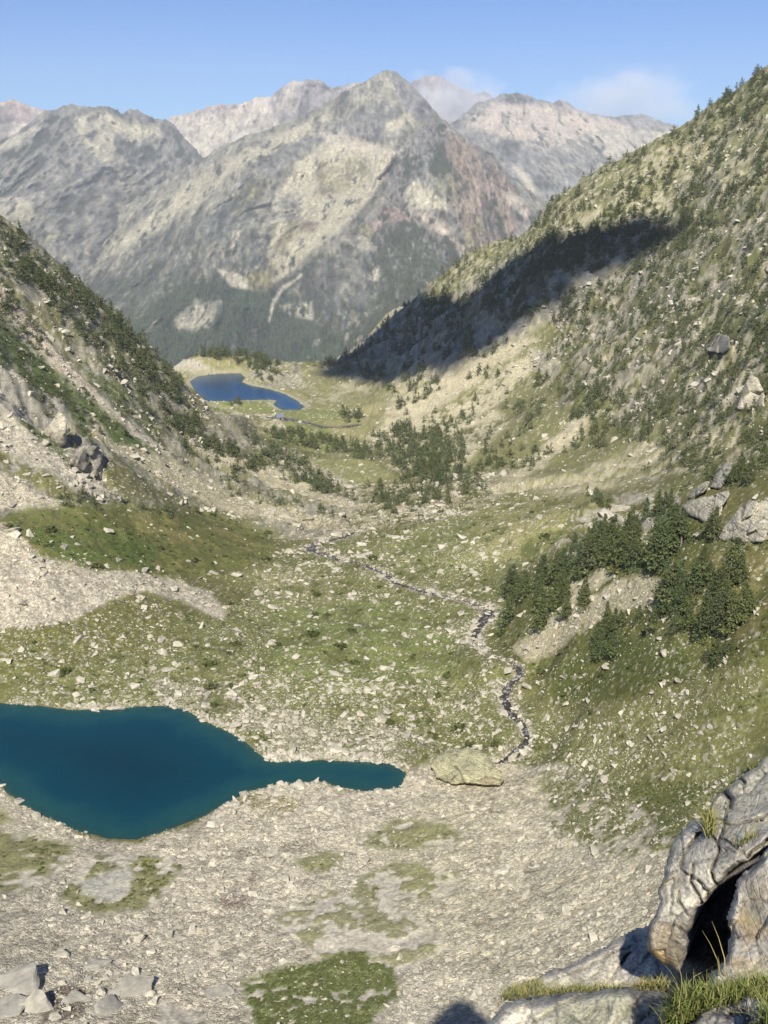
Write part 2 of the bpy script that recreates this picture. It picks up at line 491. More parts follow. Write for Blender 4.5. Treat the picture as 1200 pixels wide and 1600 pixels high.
paint(S_BEIGE, .8, 6, [(520, 770), (600, 750), (760, 738), (800, 770), (760, 800), (640, 830), (540, 825)], brk=.55, stone=1.0)
paint((.13, .135, .05), .8, 6, [(560, 770), (640, 745), (760, 745), (780, 790), (660, 820), (560, 815)], brk=.42, bn=-nz5 + .5 * nz2)
paint((.24, .235, .10), .9, 5, [(460, 725), (520, 705), (590, 725), (620, 745), (600, 765), (520, 750)])
paint(S_BEIGE, .7, 8, [(440, 700), (560, 760), (640, 790), (560, 820), (480, 780)], brk=.5, stone=.8)
# --- left slope
LS = [(-300, 200), (0, 330), (100, 420), (200, 500), (300, 620), (420, 700), (560, 780), (520, 850), (300, 800), (150, 790), (0, 800), (-600, 800), (-900, 300)]
paint(R_PALE, .85, 8, LS, rock=.7, stone=.4)
paint(G_OLIVE, .85, 8, LS, brk=.5)
paint(S_PINK, .95, 4, [(-20, 440), (12, 455), (30, 480), (90, 545), (130, 590), (165, 640), (150, 640), (100, 600), (60, 545), (10, 480)], rock=.2, stone=.7)
paint(S_WHITE, .95, 4, [(120, 590), (160, 622), (210, 668), (270, 706), (262, 716), (200, 680), (140, 635), (95, 590)], rock=.1, stone=.7)
paint(G_SHRUB, .9, 7, [(-300, 430), (0, 505), (60, 555), (140, 620), (220, 690), (300, 735), (290, 755), (200, 715), (120, 655), (60, 610), (0, 575), (-300, 500)], brk=.8, rock=.2, stone=.2)
paint((.10, .12, .035), .8, 6, [(130, 560), (180, 600), (260, 670), (250, 690), (180, 640), (135, 600)], brk=.7, rock=.3)
paint(R_PALE, .95, 6, [(-60, 580), (20, 570), (50, 620), (60, 660), (10, 665), (-60, 660)], brk=.85, rock=1)
paint(R_PALE, .95, 5, [(60, 620), (95, 625), (120, 680), (160, 700), (165, 745), (130, 735), (90, 690), (60, 680)], brk=.9, rock=.9)
paint(S_GREY, .95, 5, [(-300, 640), (0, 650), (70, 690), (140, 740), (190, 780), (130, 775), (0, 705), (-300, 690)], rock=.1, stone=.8)
paint(G_OLIVE, .9, 5, [(-100, 690), (0, 700), (90, 755), (150, 780), (90, 775), (0, 730), (-100, 710)], brk=.75, stone=.3)
paint(G_SHRUB, .85, 5, [(30, 655), (70, 670), (110, 720), (150, 750), (120, 745), (70, 700)], brk=.8)
paint(S_WHITE, .9, 6, [(-300, 720), (0, 735), (90, 775), (110, 790), (60, 800), (0, 800), (-300, 800)], brk=.7, stone=.9, rock=.2)
paint(S_BEIGE, .95, 5, [(130, 640), (180, 690), (260, 715), (330, 745), (400, 785), (470, 812), (440, 822), (360, 800), (300, 778), (220, 730), (150, 690)], stone=.7, rock=.05)
paint(S_BEIGE, .95, 4, [(300, 680), (380, 715), (470, 750), (560, 785), (545, 800), (470, 775), (380, 735), (310, 705)], stone=.7, rock=.05)
paint(S_BEIGE, .8, 5, [(420, 800), (540, 800), (600, 830), (520, 850), (440, 830)], brk=.6, stone=1.0)
paint(G_OLIVE, .9, 5, [(170, 700), (240, 760), (320, 800), (300, 812), (210, 790), (165, 740)], brk=.85, stone=.3, rock=.05)
# --- dark green shoulder left of the meadow
paint((.125, .135, .04), .95, 10, [(-40, 790), (80, 785), (220, 790), (330, 800), (420, 830), (430, 870), (330, 900), (200, 890), (80, 870), (20, 830)], brk=.85, stone=.12, rock=.05)
paint((.19, .165, .06), .8, 8, [(20, 800), (330, 800), (420, 850), (300, 890), (40, 860)], brk=.42)
paint(G_SHRUB, .8, 8, [(50, 820), (160, 820), (250, 850), (240, 890), (120, 885), (50, 850)], brk=.65)
# --- meadow
paint((.152, .160, .056), .95, 14, [(-200, 990), (120, 970), (360, 960), (420, 880), (520, 850), (640, 830), (800, 780), (900, 790), (880, 850), (800, 900), (780, 980), (800, 1060), (850, 1100), (1000, 1100), (1230, 1000), (1230, 1190), (1100, 1240), (900, 1260), (800, 1190), (640, 1190), (420, 1185), (290, 1100), (-200, 1095)], stone=.62, rock=0)
paint((.195, .205, .075), .85, 8, [(520, 855), (640, 825), (800, 790), (880, 790), (860, 840), (760, 880), (640, 910), (560, 880)], brk=.7, stone=.55)
paint((.27, .25, .105), .8, 8, [(740, 800), (900, 770), (960, 780), (900, 830), (820, 870), (740, 880)], brk=.6, stone=.45)
paint((.165, .19, .058), .8, 12, [(420, 950), (600, 940), (700, 980), (720, 1060), (560, 1080), (430, 1050)], brk=.65, stone=.45)
paint((.125, .118, .035), .8, 10, [(-100, 990), (100, 960), (220, 930), (300, 950), (300, 1010), (160, 1050), (-100, 1070)], brk=.5, stone=.7)
paint((.30, .285, .20), .6, 14, [(230, 1060), (330, 1060), (480, 1120), (640, 1130), (680, 1190), (420, 1185), (330, 1120), (250, 1100)], brk=.6, stone=1.0)
paint((.26, .235, .12), .6, 12, [(380, 900), (520, 890), (560, 930), (460, 950)], brk=.6)
# --- grey scree tongue left
paint(S_GREY, .97, 4, [(-300, 790), (0, 812), (25, 840), (60, 875), (110, 890), (200, 898), (270, 905), (320, 925), (356, 958), (340, 964), (290, 940), (230, 922), (180, 935), (110, 965), (50, 980), (-300, 985)], stone=.85, rock=0)
paint(S_WHITE, .8, 5, [(-100, 815), (15, 812), (60, 870), (130, 890), (100, 905), (0, 880), (-100, 870)], brk=.6, stone=1.0)
paint((.40, .36, .27), .7, 5, [(180, 898), (270, 905), (340, 945), (300, 940), (220, 915)], brk=.6)
# --- spur on the right with the pine clumps
paint((.125, .13, .038), .95, 8, [(760, 980), (800, 920), (900, 840), (1000, 790), (1230, 830), (1500, 850), (1500, 1000), (1230, 1010), (1100, 1050), (1000, 1090), (870, 1080), (780, 1010)], stone=.3, rock=.1)
paint(R_PALE, .9, 5, [(860, 870), (900, 800), (990, 765), (1060, 770), (1070, 830), (1000, 880), (930, 860), (880, 890)], brk=.6, rock=.9, stone=.4)
paint(S_BEIGE, .95, 5, [(800, 1000), (880, 960), (930, 930), (1000, 895), (1035, 900), (1020, 940), (960, 960), (900, 985), (850, 1000), (820, 1020)], brk=.9, stone=.7)
paint(S_BEIGE, .9, 5, [(870, 935), (940, 890), (960, 900), (900, 945)], brk=.8, stone=.4)
paint((.095, .11, .03), .8, 8, [(870, 1050), (930, 990), (1060, 1000), (1090, 1040), (960, 1090), (880, 1080)], brk=.65)
paint((.20, .17, .065), .7, 8, [(1100, 860), (1230, 860), (1230, 990), (1130, 1000)], brk=.5)
paint((.19, .19, .07), .85, 12, [(870, 1100), (1000, 1090), (1230, 1020), (1500, 1000), (1500, 1200), (1230, 1200), (1000, 1250), (900, 1200)], stone=.55)
paint((.12, .13, .04), .7, 8, [(1080, 1110), (1230, 1060), (1230, 1090), (1110, 1130)], brk=.7)
# --- pale scree below the lake
SC = [(-300, 1215), (0, 1232), (40, 1262), (120, 1300), (212, 1314), (300, 1285), (360, 1258), (430, 1230), (560, 1236), (640, 1205), (700, 1190), (790, 1190), (880, 1190), (960, 1230), (1040, 1300), (1100, 1330), (1500, 1400), (1500, 1900), (-600, 1900)]
paint((.585, .525, .42), .97, 6, SC, stone=.85, rock=0)
paint((.57, .515, .375), .8, 14, [(640, 1230), (820, 1200), (960, 1260), (1040, 1330), (1040, 1600), (700, 1600), (640, 1400)], stone=.8)
paint((.165, .17, .062), .9, 12, [(830, 1200), (1000, 1190), (1230, 1180), (1230, 1345), (1040, 1350), (950, 1340), (860, 1300), (850, 1250)], brk=.62, stone=.55)
T = (.185, .18, .07)
paint(T, .92, 9, [(-100, 1290), (0, 1295), (60, 1300), (120, 1318), (100, 1345), (40, 1390), (-100, 1395)], edge=.09, brk=0.76, stone=.10, bn=nz5 * .7 + nz2 * .5 + nz14 * .45)
paint(T, .9, 9, [(-50, 1240), (10, 1260), (30, 1285), (0, 1290), (-50, 1290)], edge=.09, brk=0.74, stone=.15, bn=nz5 * .7 + nz2 * .5 + nz14 * .45)
paint(T, .92, 9, [(120, 1345), (160, 1328), (230, 1332), (290, 1350), (270, 1385), (220, 1420), (150, 1425), (90, 1400)], edge=.09, brk=0.68, stone=.10, bn=nz5 * .7 + nz2 * .5 + nz14 * .45)
paint((.44, .42, .35), .9, 5, [(125, 1375), (200, 1350), (215, 1370), (180, 1400), (130, 1395)], brk=.8)
paint((.24, .21, .09), .85, 5, [(340, 1250), (390, 1235), (440, 1240), (480, 1260), (440, 1280), (380, 1262)], brk=.6)
paint(T, .88, 9, [(460, 1345), (510, 1325), (545, 1335), (520, 1365), (480, 1370)], edge=.09, brk=0.66, stone=.15, bn=nz5 * .7 + nz2 * .5 + nz14 * .45)
paint(T, .88, 9, [(560, 1310), (620, 1275), (700, 1290), (725, 1315), (640, 1330), (580, 1330)], edge=.09, brk=0.62, stone=.15, bn=nz5 * .7 + nz2 * .5 + nz14 * .45)
paint(T, .85, 9, [(560, 1370), (620, 1340), (720, 1360), (710, 1400), (600, 1410), (550, 1400)], edge=.09, brk=0.52, stone=.15, bn=nz5 * .7 + nz2 * .5 + nz14 * .45)
paint(T, .8, 9, [(420, 1430), (520, 1390), (650, 1420), (700, 1480), (620, 1520), (500, 1500)], edge=.09, brk=0.50, stone=.15, bn=nz5 * .7 + nz2 * .5 + nz14 * .45)
paint((.155, .175, .06), .95, 12, [(370, 1530), (440, 1510), (560, 1480), (620, 1510), (630, 1560), (560, 1620), (400, 1620), (380, 1570)], edge=.09, brk=0.77, bn=nz5 * .6 + nz2 * .55 + nz14 * .4, stone=.10)
paint(T, .8, 9, [(250, 1560), (330, 1590), (300, 1620), (230, 1620)], edge=.09, brk=0.58, stone=.15, bn=nz5 * .7 + nz2 * .5 + nz14 * .45)
paint((.12, .085, .06), .85, 4, [(60, 1560), (110, 1535), (150, 1545), (130, 1590), (70, 1600)], brk=.6)
paint((.26, .20, .17), .8, 4, [(340, 1410), (370, 1370), (400, 1360), (400, 1400), (370, 1430)], brk=.6)
paint((.20, .17, .14), .7, 4, [(350, 1330), (440, 1320), (500, 1310), (490, 1325), (400, 1345), (370, 1350)], brk=.6)

# fine grain of the ground: tufts, gravel, lichened and bare patches
nz07 = noise(MV, .75, 35) * sstep(330, 180, DV)
C *= (1 + 0.20 * nz5 + 0.18 * nz2 + 0.12 * nz14 + .20 * nz07)[:, None]
speck = noise(MV, 0.9, 77); far_speck = noise(MV, np.array([2.6, 2.6, 2.6]), 78)
sp = np.where(DV < 330, speck, far_speck)
C = np.where((sp > 0.62 - 0.20 * stone_m)[:, None] & (stone_m > .2)[:, None], C * .35 + np.array([.44, .41, .33]) * .65, C)
C *= (1 - 0.22 * sstep(.35, .8, -sp) * (1 - .3 * stone_m))[:, None]

# relief: hummocks, crags on the rocky slopes, pits and ledges
ampd = sstep(60, 420, DV)
Zn = (0.5 + 1.3 * ampd) * fbm(MV, 26, 3, 51) + (0.22 + .5 * ampd) * nz5
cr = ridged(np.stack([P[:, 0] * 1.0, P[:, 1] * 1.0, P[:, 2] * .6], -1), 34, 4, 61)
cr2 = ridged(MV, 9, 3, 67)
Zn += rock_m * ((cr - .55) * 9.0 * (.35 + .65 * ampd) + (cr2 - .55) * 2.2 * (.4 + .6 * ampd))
Zn += (0.10 + .22 * ampd) * nz2 * (1 + 1.5 * stone_m)
Zn *= sstep(8, 60, DV) * .9 + .1
P[:, 2] += Zn
# bare rock gets a darker colour in its clefts
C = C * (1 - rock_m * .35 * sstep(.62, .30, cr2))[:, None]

# streams
STREAM = [(745, 1203), (775, 1192), (803, 1182), (826, 1158), (815, 1133), (797, 1115), (786, 1092), (795, 1070), (814, 1052), (805, 1041), (780, 1035), (756, 1024),
          (743, 1012), (740, 1000), (745, 985), (758, 966), (762, 954), (735, 944), (700, 935), (650, 922), (615, 910), (598, 895), (572, 885),
          (545, 879), (520, 871), (500, 865), (486, 858), (492, 850), (530, 842), (570, 828)]
STREAM_W = [.25, .4, .9, 1.1, .8, .9, 1.1, .9, .7, .5, .4, .5, 1.0, 1.1, .7, 1.5, 1.5, .7, .8, .8, .9, .9, .8, .8, 1.0, 1.2, 1.5, 1.0, .8, .6]
BROOK = [(560, 664), (535, 668), (505, 668), (480, 661), (455, 657), (438, 654), (410, 652), (380, 650), (345, 648)]


def base_hit(px, py):
    """first point of the smooth ground along a photo ray"""
    out = []
    for x, y in zip(px, py):
        R = ray(x, y); a = math.atan2(R[0], R[1])
        e = ebase(np.full_like(lf, a), lf)
        ok = np.nonzero(e >= R[2])[0]; ok = ok[lf[ok] > math.log(40)]
        i = ok[0] if len(ok) else len(lf) - 1
        d = math.exp(lf[i]); out.append((R[0] * d, R[1] * d, e[i] * d))
    return np.array(out)


def subdiv_line(pts, n, w=None):
    p = np.array(pts, float); s = np.concatenate([[0], np.cumsum(np.hypot(*np.diff(p[:, :2], axis=0).T))])
    t = np.linspace(0, s[-1], n)
    out = np.stack([np.interp(t, s, p[:, k]) for k in range(p.shape[1])], -1)
    return (out, np.interp(t, s, w)) if w is not None else out


def smooth_line(a, it=2):
    for _ in range(it):
        b = a.copy(); b[1:-1] = .25 * a[:-2] + .5 * a[1:-1] + .25 * a[2:]; a = b
    return a


streams = []
for line, ww, wide in ((STREAM, STREAM_W, 1.0), (BROOK, [1.6, 1.6, 1.6, 1.5, 2.4, 3.2, 1.4, 1.2, .8], 1.0)):
    c3 = base_hit([p[0] for p in line], [p[1] for p in line])
    c3, wl = subdiv_line(c3, 260, ww)
    jit = noise(np.stack([np.arange(260.), np.zeros(260), np.zeros(260)], -1), 7, 5)
    c3[:, 0] += .7 * jit; c3 = smooth_line(c3, 2)
    c3[:, 2] = smooth_line(c3[:, 2:3], 12)[:, 0]
    wl = wl * (1 + .35 * noise(np.stack([np.arange(260.), np.zeros(260), np.zeros(260)], -1), 5, 6))
    streams.append((c3, wl))
    bb = np.nonzero((P[:, 0] > c3[:, 0].min() - 15) & (P[:, 0] < c3[:, 0].max() + 15) & (P[:, 1] > c3[:, 1].min() - 15) & (P[:, 1] < c3[:, 1].max() + 15))[0]
    d, arc = line_dist(P[bb, 0], P[bb, 1], c3[:, :2])
    i = np.clip((arc / arc.max() * 259).astype(int), 0, 259)
    zs = c3[i, 2]; w = sstep(11, 1.5, d)
    P[bb, 2] = P[bb, 2] * (1 - w) + (zs + .35) * w
    inb = sstep(2.0, .6, d / np.maximum(wl[i], .3))
    P[bb, 2] -= inb * .55
    bank = sstep(3.2, 1.2, d / np.maximum(wl[i], .3)) * (line is STREAM)
    C[bb] = lerp3(C[bb], (.40, .365, .29), bank * .75 * sstep(-.2, .3, nz2[bb] + nz5[bb] + .15))
    C[bb] = lerp3(C[bb], (.09, .075, .06), inb * .8)
    stone_m[bb] = np.maximum(stone_m[bb], bank * 1.9)

sd1 = carve(P, LAKE1, LAKE1_Z, 0.42, 9.0, 9.0)
sd2 = carve(P, LAKE2, LAKE2_Z, 0.35, 14.0, 14.0)
shore = sstep(-.9, -.05, sd1) * (sd1 < .4)
C = lerp3(C, (.25, .20, .145), shore * .3)
C = lerp3(C, (.40, .36, .28), sstep(-6, -1, sd2) * (sd2 < 0) * .6)
bed = sd1 > 0.2
C[bed] = np.array([.26, .24, .17]) * (1 + .5 * nz5[bed] + .4 * nz2[bed])[:, None]
C[sd2 > .2] = (.24, .23, .17)
C = np.clip(C, .015, .8)

TERR_P = P.reshape(NROW, NCOL, 3)
mat_ground = ground_material('valley_ground', 0.5, 0.17, .34, True)
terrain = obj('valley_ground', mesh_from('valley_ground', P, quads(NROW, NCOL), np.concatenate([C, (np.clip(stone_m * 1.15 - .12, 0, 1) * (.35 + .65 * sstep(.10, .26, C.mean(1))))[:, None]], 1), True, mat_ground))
tag(terrain, kind='structure')

# depth map of the visible ground, to set things down where the photo shows them
PX, PY = project(P)
CELL = 4.0
cxi = np.floor(PX / CELL).astype(int) + 20; cyi = np.floor(PY / CELL).astype(int) + 20
MW, MH = 340, 440
okc = (cxi >= 0) & (cxi < MW) & (cyi >= 0) & (cyi < MH)
dm = np.full(MW * MH, 1e9)
np.minimum.at(dm, (cyi * MW + cxi)[okc], DV[okc])
dm2 = dm.reshape(MH, MW)
pads = np.pad(dm2, 1, constant_values=1e9)
near = np.min([pads[i:i + MH, j:j + MW] for i in range(3) for j in range(3)], axis=0)
for _ in range(2):
    pads = np.pad(dm2, 1, constant_values=1e9); fill = np.min([pads[i:i + MH, j:j + MW] for i in range(3) for j in range(3)], axis=0)
    dm2 = np.where(dm2 > 1e8, fill, dm2)
visible = np.zeros(len(P), bool)
ii = np.nonzero(okc)[0]
visible[ii] = DV[ii] < dm2[cyi[ii], cxi[ii]] * 1.04 + 2
vgrid = visible.reshape(NROW, NCOL)
qv = (vgrid[:-1, :-1] & vgrid[1:, 1:]).ravel()
Qi = np.nonzero(qv)[0]                                  # visible cells of the ground
Qr, Qc = Qi // (NCOL - 1), Qi % (NCOL - 1)
Qv = Qr * NCOL + Qc
QPX, QPY = PX[Qv], PY[Qv]


def cell_points(sel, rng):
    """one random point in each chosen visible cell"""
    r, c = Qr[sel], Qc[sel]; u = rng.random(len(sel))[:, None]; v = rng.random(len(sel))[:, None]
    T_ = TERR_P
    return ((T_[r, c] * (1 - u) + T_[r, c + 1] * u) * (1 - v) + (T_[r + 1, c] * (1 - u) + T_[r + 1, c + 1] * u) * v)


_bin = {}
for n_, (bx_, by_) in enumerate(zip((QPX // 8).astype(int).tolist(), (QPY // 8).astype(int).tolist())):
    _bin.setdefault((bx_, by_), []).append(n_)


def hit(px, py):
    """visible ground point nearest to a photo pixel"""
    bx_, by_ = int(px // 8), int(py // 8); cand = []
    for r in (1, 3, 8):
        for i in range(-r, r + 1):
            for j in range(-r, r + 1): cand += _bin.get((bx_ + i, by_ + j), [])
        if cand: break
    if not cand: return None
    cand = np.array(cand); k_ = cand[np.argmin((QPX[cand] - px) ** 2 + (QPY[cand] - py) ** 2)]
    return P[Qv[k_]].copy()

# ------------------------------------------------------------------ far mountains
F_GREY, F_BLUE, F_SCREE, F_PINK = (.225, .21, .175), (.20, .195, .18), (.49, .44, .335), (.45, .38, .30)
F_FOREST, F_OLIVE, F_RED, F_BEIGE = (.035, .055, .028), (.205, .185, .075), (.245, .18, .13), (.44, .395, .275)
mat_far = ground_material('mountain_rock', 13.0, 8.0, .42)
mat_far.node_tree.nodes['Bump'].inputs['Strength'].default_value = 0.5
far_grids = {}


def pl(pts, x):
    p = np.array(pts, float); return np.interp(x, p[:, 0], p[:, 1])


def mountain(name, crest, foot, depth, nx, nt, base, paints, gully=(60, 220), jag=3.0, seed=1, back=900.0, rough=1.0):
    """crest, foot: (px,py) outlines; depth: (px,py,distance) control points; the face is cut by gullies running downhill"""
    x0, x1 = crest[0][0], crest[-1][0]
    xs = np.linspace(x0, x1, nx)
    dep = RBF([(p[0] / 300, p[1] / 300) for p in depth], [math.log(p[2]) for p in depth], 1e-5)
    line = np.stack([xs, xs * 0, xs * 0], -1)
    yc = pl(crest, xs) + jag * 1.2 * fbm(line, 22, 4, seed, .7) - jag * .9 * (ridged(line, 17, 3, seed + 2, .6) - .6)
    yf = np.maximum(pl(foot, xs), yc + 4)
    t = np.linspace(0, 1, nt) ** 1.05
    X = np.broadcast_to(xs, (nt, nx)).ravel()
    Y = (yc[None] + (yf - yc)[None] * t[:, None]).ravel()
    Tt = np.repeat(t, nx)
    Dd = np.exp(dep(np.stack([X / 300, Y / 300], -1)))
    R = ray(X, Y)
    Q = R * Dd[:, None]
    # warp, then ridges that run down the slope
    amp, wl = gully
    Wp = np.stack([Q[:, 0], Q[:, 1] * .35, Q[:, 2] * .55], -1)
    wob = fbm(Wp, wl * 2.2, 3, seed + 3)
    Wq = Wp + np.stack([wob * wl * .9, wob * 0, wob * wl * .4], -1)
    g = ridged(Wq * np.array([1, 1, .55]), wl * 1.6, 5, seed + 5, .55) - .55
    Qs = np.stack([Q[:, 0], Q[:, 1] * .16, Q[:, 2] * .55], -1) + np.stack([wob * wl * .35, wob * 0, wob * 0], -1)
    g2 = ridged(Qs, wl * .42, 4, seed + 9, .62) - .5
    fade = sstep(0, .06, Tt) * .9 + .1
    dd = -(g * amp * 2.2 + g2 * amp * .68 * rough) * fade + fbm(Wp, wl * 5, 2, seed + 8) * amp * 1.6 * fade
    Dn = Dd + dd
    V = R * Dn[:, None]
    V[:, 2] += (g2 * amp * .10 * rough) * fade
    # colours
    px_, py_ = project(V)
    n1 = fbm(Qs, wl * .8, 4, seed + 21, .6); n2 = fbm(Qs, wl * .17, 3, seed + 25, .7); n3 = noise(Qs, wl * .07, seed + 27)
    c = np.tile(np.array(base), (len(V), 1)); sm = np.zeros(len(V))
    wxx = px_ + 4 * n1 + 3 * n2; wyy = py_ + 4 * fbm(Qs, wl * .9, 3, seed + 29) + 3 * n2
    for (cc, alpha, soft, poly, brk) in paints:
        m = sstep(-soft, soft, poly_sd(wxx, wyy, poly))
        if brk: m = m * sstep(-.06, .07, n1 * .6 + n2 * .6 + (brk - .42) * .95)
        c = lerp3(c, cc, m * alpha); sm = sm + ((1.0 if sum(cc) > 1.05 else 0.0) - sm) * m * alpha
    c *= (1 + (.48 * n2 + .20 * n1 + .34 * n3) * (1 - .68 * sm))[:, None]
    spk = sstep(.25, .6, n3) * sstep(-.1, .35, n2 - .2 * n1); c = lerp3(c, (.44, .40, .32), spk * .35 * (c.mean(1) > .12) * (1 - sm))
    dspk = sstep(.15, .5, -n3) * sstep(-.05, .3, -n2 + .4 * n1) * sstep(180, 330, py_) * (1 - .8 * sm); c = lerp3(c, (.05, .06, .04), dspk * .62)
    c *= (1 - (.42 * sstep(.10, -.28, g2) + .22 * sstep(.1, -.3, g)) * (1 - .7 * sm))[:, None]     # darker colour in the clefts
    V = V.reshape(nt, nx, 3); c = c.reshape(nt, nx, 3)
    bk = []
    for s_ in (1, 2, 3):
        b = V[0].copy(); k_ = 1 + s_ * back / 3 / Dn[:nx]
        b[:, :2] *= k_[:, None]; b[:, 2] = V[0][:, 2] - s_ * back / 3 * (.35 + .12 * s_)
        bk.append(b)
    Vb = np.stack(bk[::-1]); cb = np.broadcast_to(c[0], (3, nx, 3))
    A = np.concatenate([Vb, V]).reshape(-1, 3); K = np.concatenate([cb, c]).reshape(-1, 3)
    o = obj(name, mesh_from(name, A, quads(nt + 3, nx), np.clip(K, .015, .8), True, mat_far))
    tag(o, kind='structure')
    far_grids[o.name] = (V, project(V), c)
    return o


def flat_foot(crest, y):
    return [(crest[0][0], y), (crest[-1][0], y)]


c_ = [(-120, 190), (-60, 200), (-20, 172), (0, 160), (17, 154), (35, 160), (70, 172), (130, 190), (190, 215)]
mountain('mountain', c_, flat_foot(c_, 330), [(-100, 190, 7300), (17, 155, 7500), (190, 210, 7400), (0, 330, 6300), (150, 330, 6300)], 110, 60, F_PINK,
         [((.30, .22, .19), .9, 5, [(5, 165), (18, 152), (45, 168), (70, 185), (40, 195), (20, 190), (0, 205)], .75),
          (F_GREY, .8, 5, [(-50, 190), (10, 160), (20, 200), (-50, 240)], .6)], (60, 260), 3, 31)
c_ = [(220, 200), (262, 184), (300, 174), (328, 166), (345, 164), (372, 163), (398, 154), (424, 149), (440, 136), (458, 126), (482, 123), (505, 127), (522, 136), (545, 131), (562, 126), (600, 130)]
mountain('mountain', c_, flat_foot(c_, 330), [(230, 200, 7600), (345, 164, 7500), (480, 123, 7400), (600, 130, 7300), (300, 320, 6100), (500, 320, 6100)], 190, 90, (.43, .37, .295),
         [(F_SCREE, .8, 6, [(250, 200), (340, 190), (420, 170), (430, 220), (330, 240), (270, 240)], .5),
          ((.30, .235, .21), .9, 4, [(300, 172), (340, 162), (365, 163), (372, 172), (330, 178), (305, 182)], .75),
          ((.29, .255, .24), .9, 5, [(415, 152), (455, 124), (485, 121), (545, 131), (600, 130), (600, 170), (520, 175), (470, 195), (430, 190)], .66),
          (F_GREY, .6, 6, [(380, 200), (480, 160), (520, 180), (420, 230)], .5)], (70, 240), 4, 41)
c_ = [(630, 145), (645, 124), (662, 121), (676, 116), (690, 120), (705, 128), (722, 139), (742, 146), (756, 141), (764, 143), (772, 155), (790, 168)]
mountain('mountain', c_, flat_foot(c_, 250), [(640, 125, 9500), (676, 116, 9600), (780, 150, 9400), (640, 250, 9000), (780, 250, 9000)], 110, 50, (.40, .345, .295),
         [((.29, .235, .225), .8, 4, [(640, 125), (680, 114), (720, 138), (755, 140), (770, 160), (720, 160), (660, 140)], .6)], (60, 240), 3, 51, 600)
c_ = [(640, 215), (690, 200), (715, 185), (735, 168), (750, 158), (765, 154), (782, 147), (800, 145), (822, 147), (845, 156), (862, 160), (872, 156), (880, 155), (890, 163), (905, 172), (925, 178), (950, 181),
      (985, 179), (1005, 177), (1025, 186), (1060, 196), (1090, 205), (1160, 225)]
mountain('mountain', c_, flat_foot(c_, 400), [(650, 210, 6700), (800, 145, 7000), (1000, 178, 7000), (1150, 220, 6900), (720, 380, 4700), (850, 380, 4800), (1000, 380, 5000), (900, 260, 5800), (740, 250, 5900)], 260, 150, (.285, .265, .225),
         [((.50, .42, .335), .92, 6, [(735, 175), (790, 160), (850, 165), (900, 180), (940, 195), (900, 215), (850, 235), (800, 215), (760, 205), (730, 195)], .72),
          ((.50, .42, .335), .9, 5, [(880, 165), (920, 180), (1000, 190), (980, 205), (920, 205), (890, 190)], .66),
          (F_SCREE, .7, 6, [(860, 220), (980, 200), (1060, 205), (1040, 240), (940, 270), (860, 270)], .55),
          ((.23, .22, .215), .85, 4, [(765, 152), (800, 144), (845, 156), (830, 163), (790, 160)], .75),
          ((.25, .235, .225), .7, 5, [(950, 180), (1005, 176), (1060, 196), (1040, 205), (970, 195)], .6),
          ((.185, .18, .17), .8, 6, [(760, 230), (850, 215), (940, 240), (920, 300), (840, 300), (770, 270)], .5),
          (F_SCREE, .85, 4, [(800, 255), (815, 262), (835, 290), (845, 305), (825, 300)], .85),
          (F_OLIVE, .4, 8, [(690, 230), (800, 280), (860, 320), (860, 400), (700, 390)], .5)], (75, 250), 4, 61)
c_ = [(-140, 250), (-60, 245), (-20, 232), (12, 215), (40, 196), (62, 178), (80, 172), (100, 164), (115, 163), (128, 168), (148, 168), (163, 166), (176, 168), (190, 179), (203, 171), (214, 172),
      (226, 180), (250, 187), (266, 190), (280, 207), (296, 224), (315, 245), (345, 275)]
mountain('mountain', c_, flat_foot(c_, 470), [(-120, 250, 5300), (110, 164, 5600), (210, 172, 5700), (345, 275, 5400), (-100, 460, 3900), (60, 460, 3800), (120, 410, 4100), (330, 460, 4300), (130, 280, 4900), (200, 250, 5300)], 260, 190, (.215, .20, .165),
         [(F_BEIGE, .85, 6, [(118, 185), (150, 172), (200, 190), (235, 195), (260, 215), (230, 225), (190, 225), (170, 260), (140, 240), (125, 215)], .7),
          (F_SCREE, .8, 5, [(-20, 235), (40, 205), (70, 190), (60, 205), (20, 230), (0, 240)], .8),
          (F_GREY, .7, 6, [(180, 210), (280, 215), (310, 250), (220, 330), (170, 290)], .5),
          (F_BEIGE, .6, 6, [(165, 240), (200, 255), (215, 300), (190, 310), (175, 280)], .65),
          ((.08, .085, .075), .7, 10, [(50, 330), (90, 300), (130, 330), (140, 370), (110, 400), (70, 380)], .5),
          (F_SCREE, .6, 5, [(-50, 300), (40, 310), (60, 340), (0, 345), (-50, 340)], .5),
          (F_OLIVE, .45, 8, [(-50, 330), (100, 310), (260, 300), (160, 400), (-50, 470)], .4)], (70, 210), 4, 71)
c_ = [(40, 460), (75, 420), (108, 388), (150, 355), (200, 318), (250, 285), (300, 256), (345, 230), (380, 214), (420, 202), (455, 188), (490, 172), (520, 156), (548, 138), (565, 131), (588, 117), (600, 110), (608, 109), (622, 116),
      (640, 129), (660, 148), (675, 168), (690, 185), (715, 205), (740, 222), (775, 250), (800, 275), (830, 300), (900, 350)]
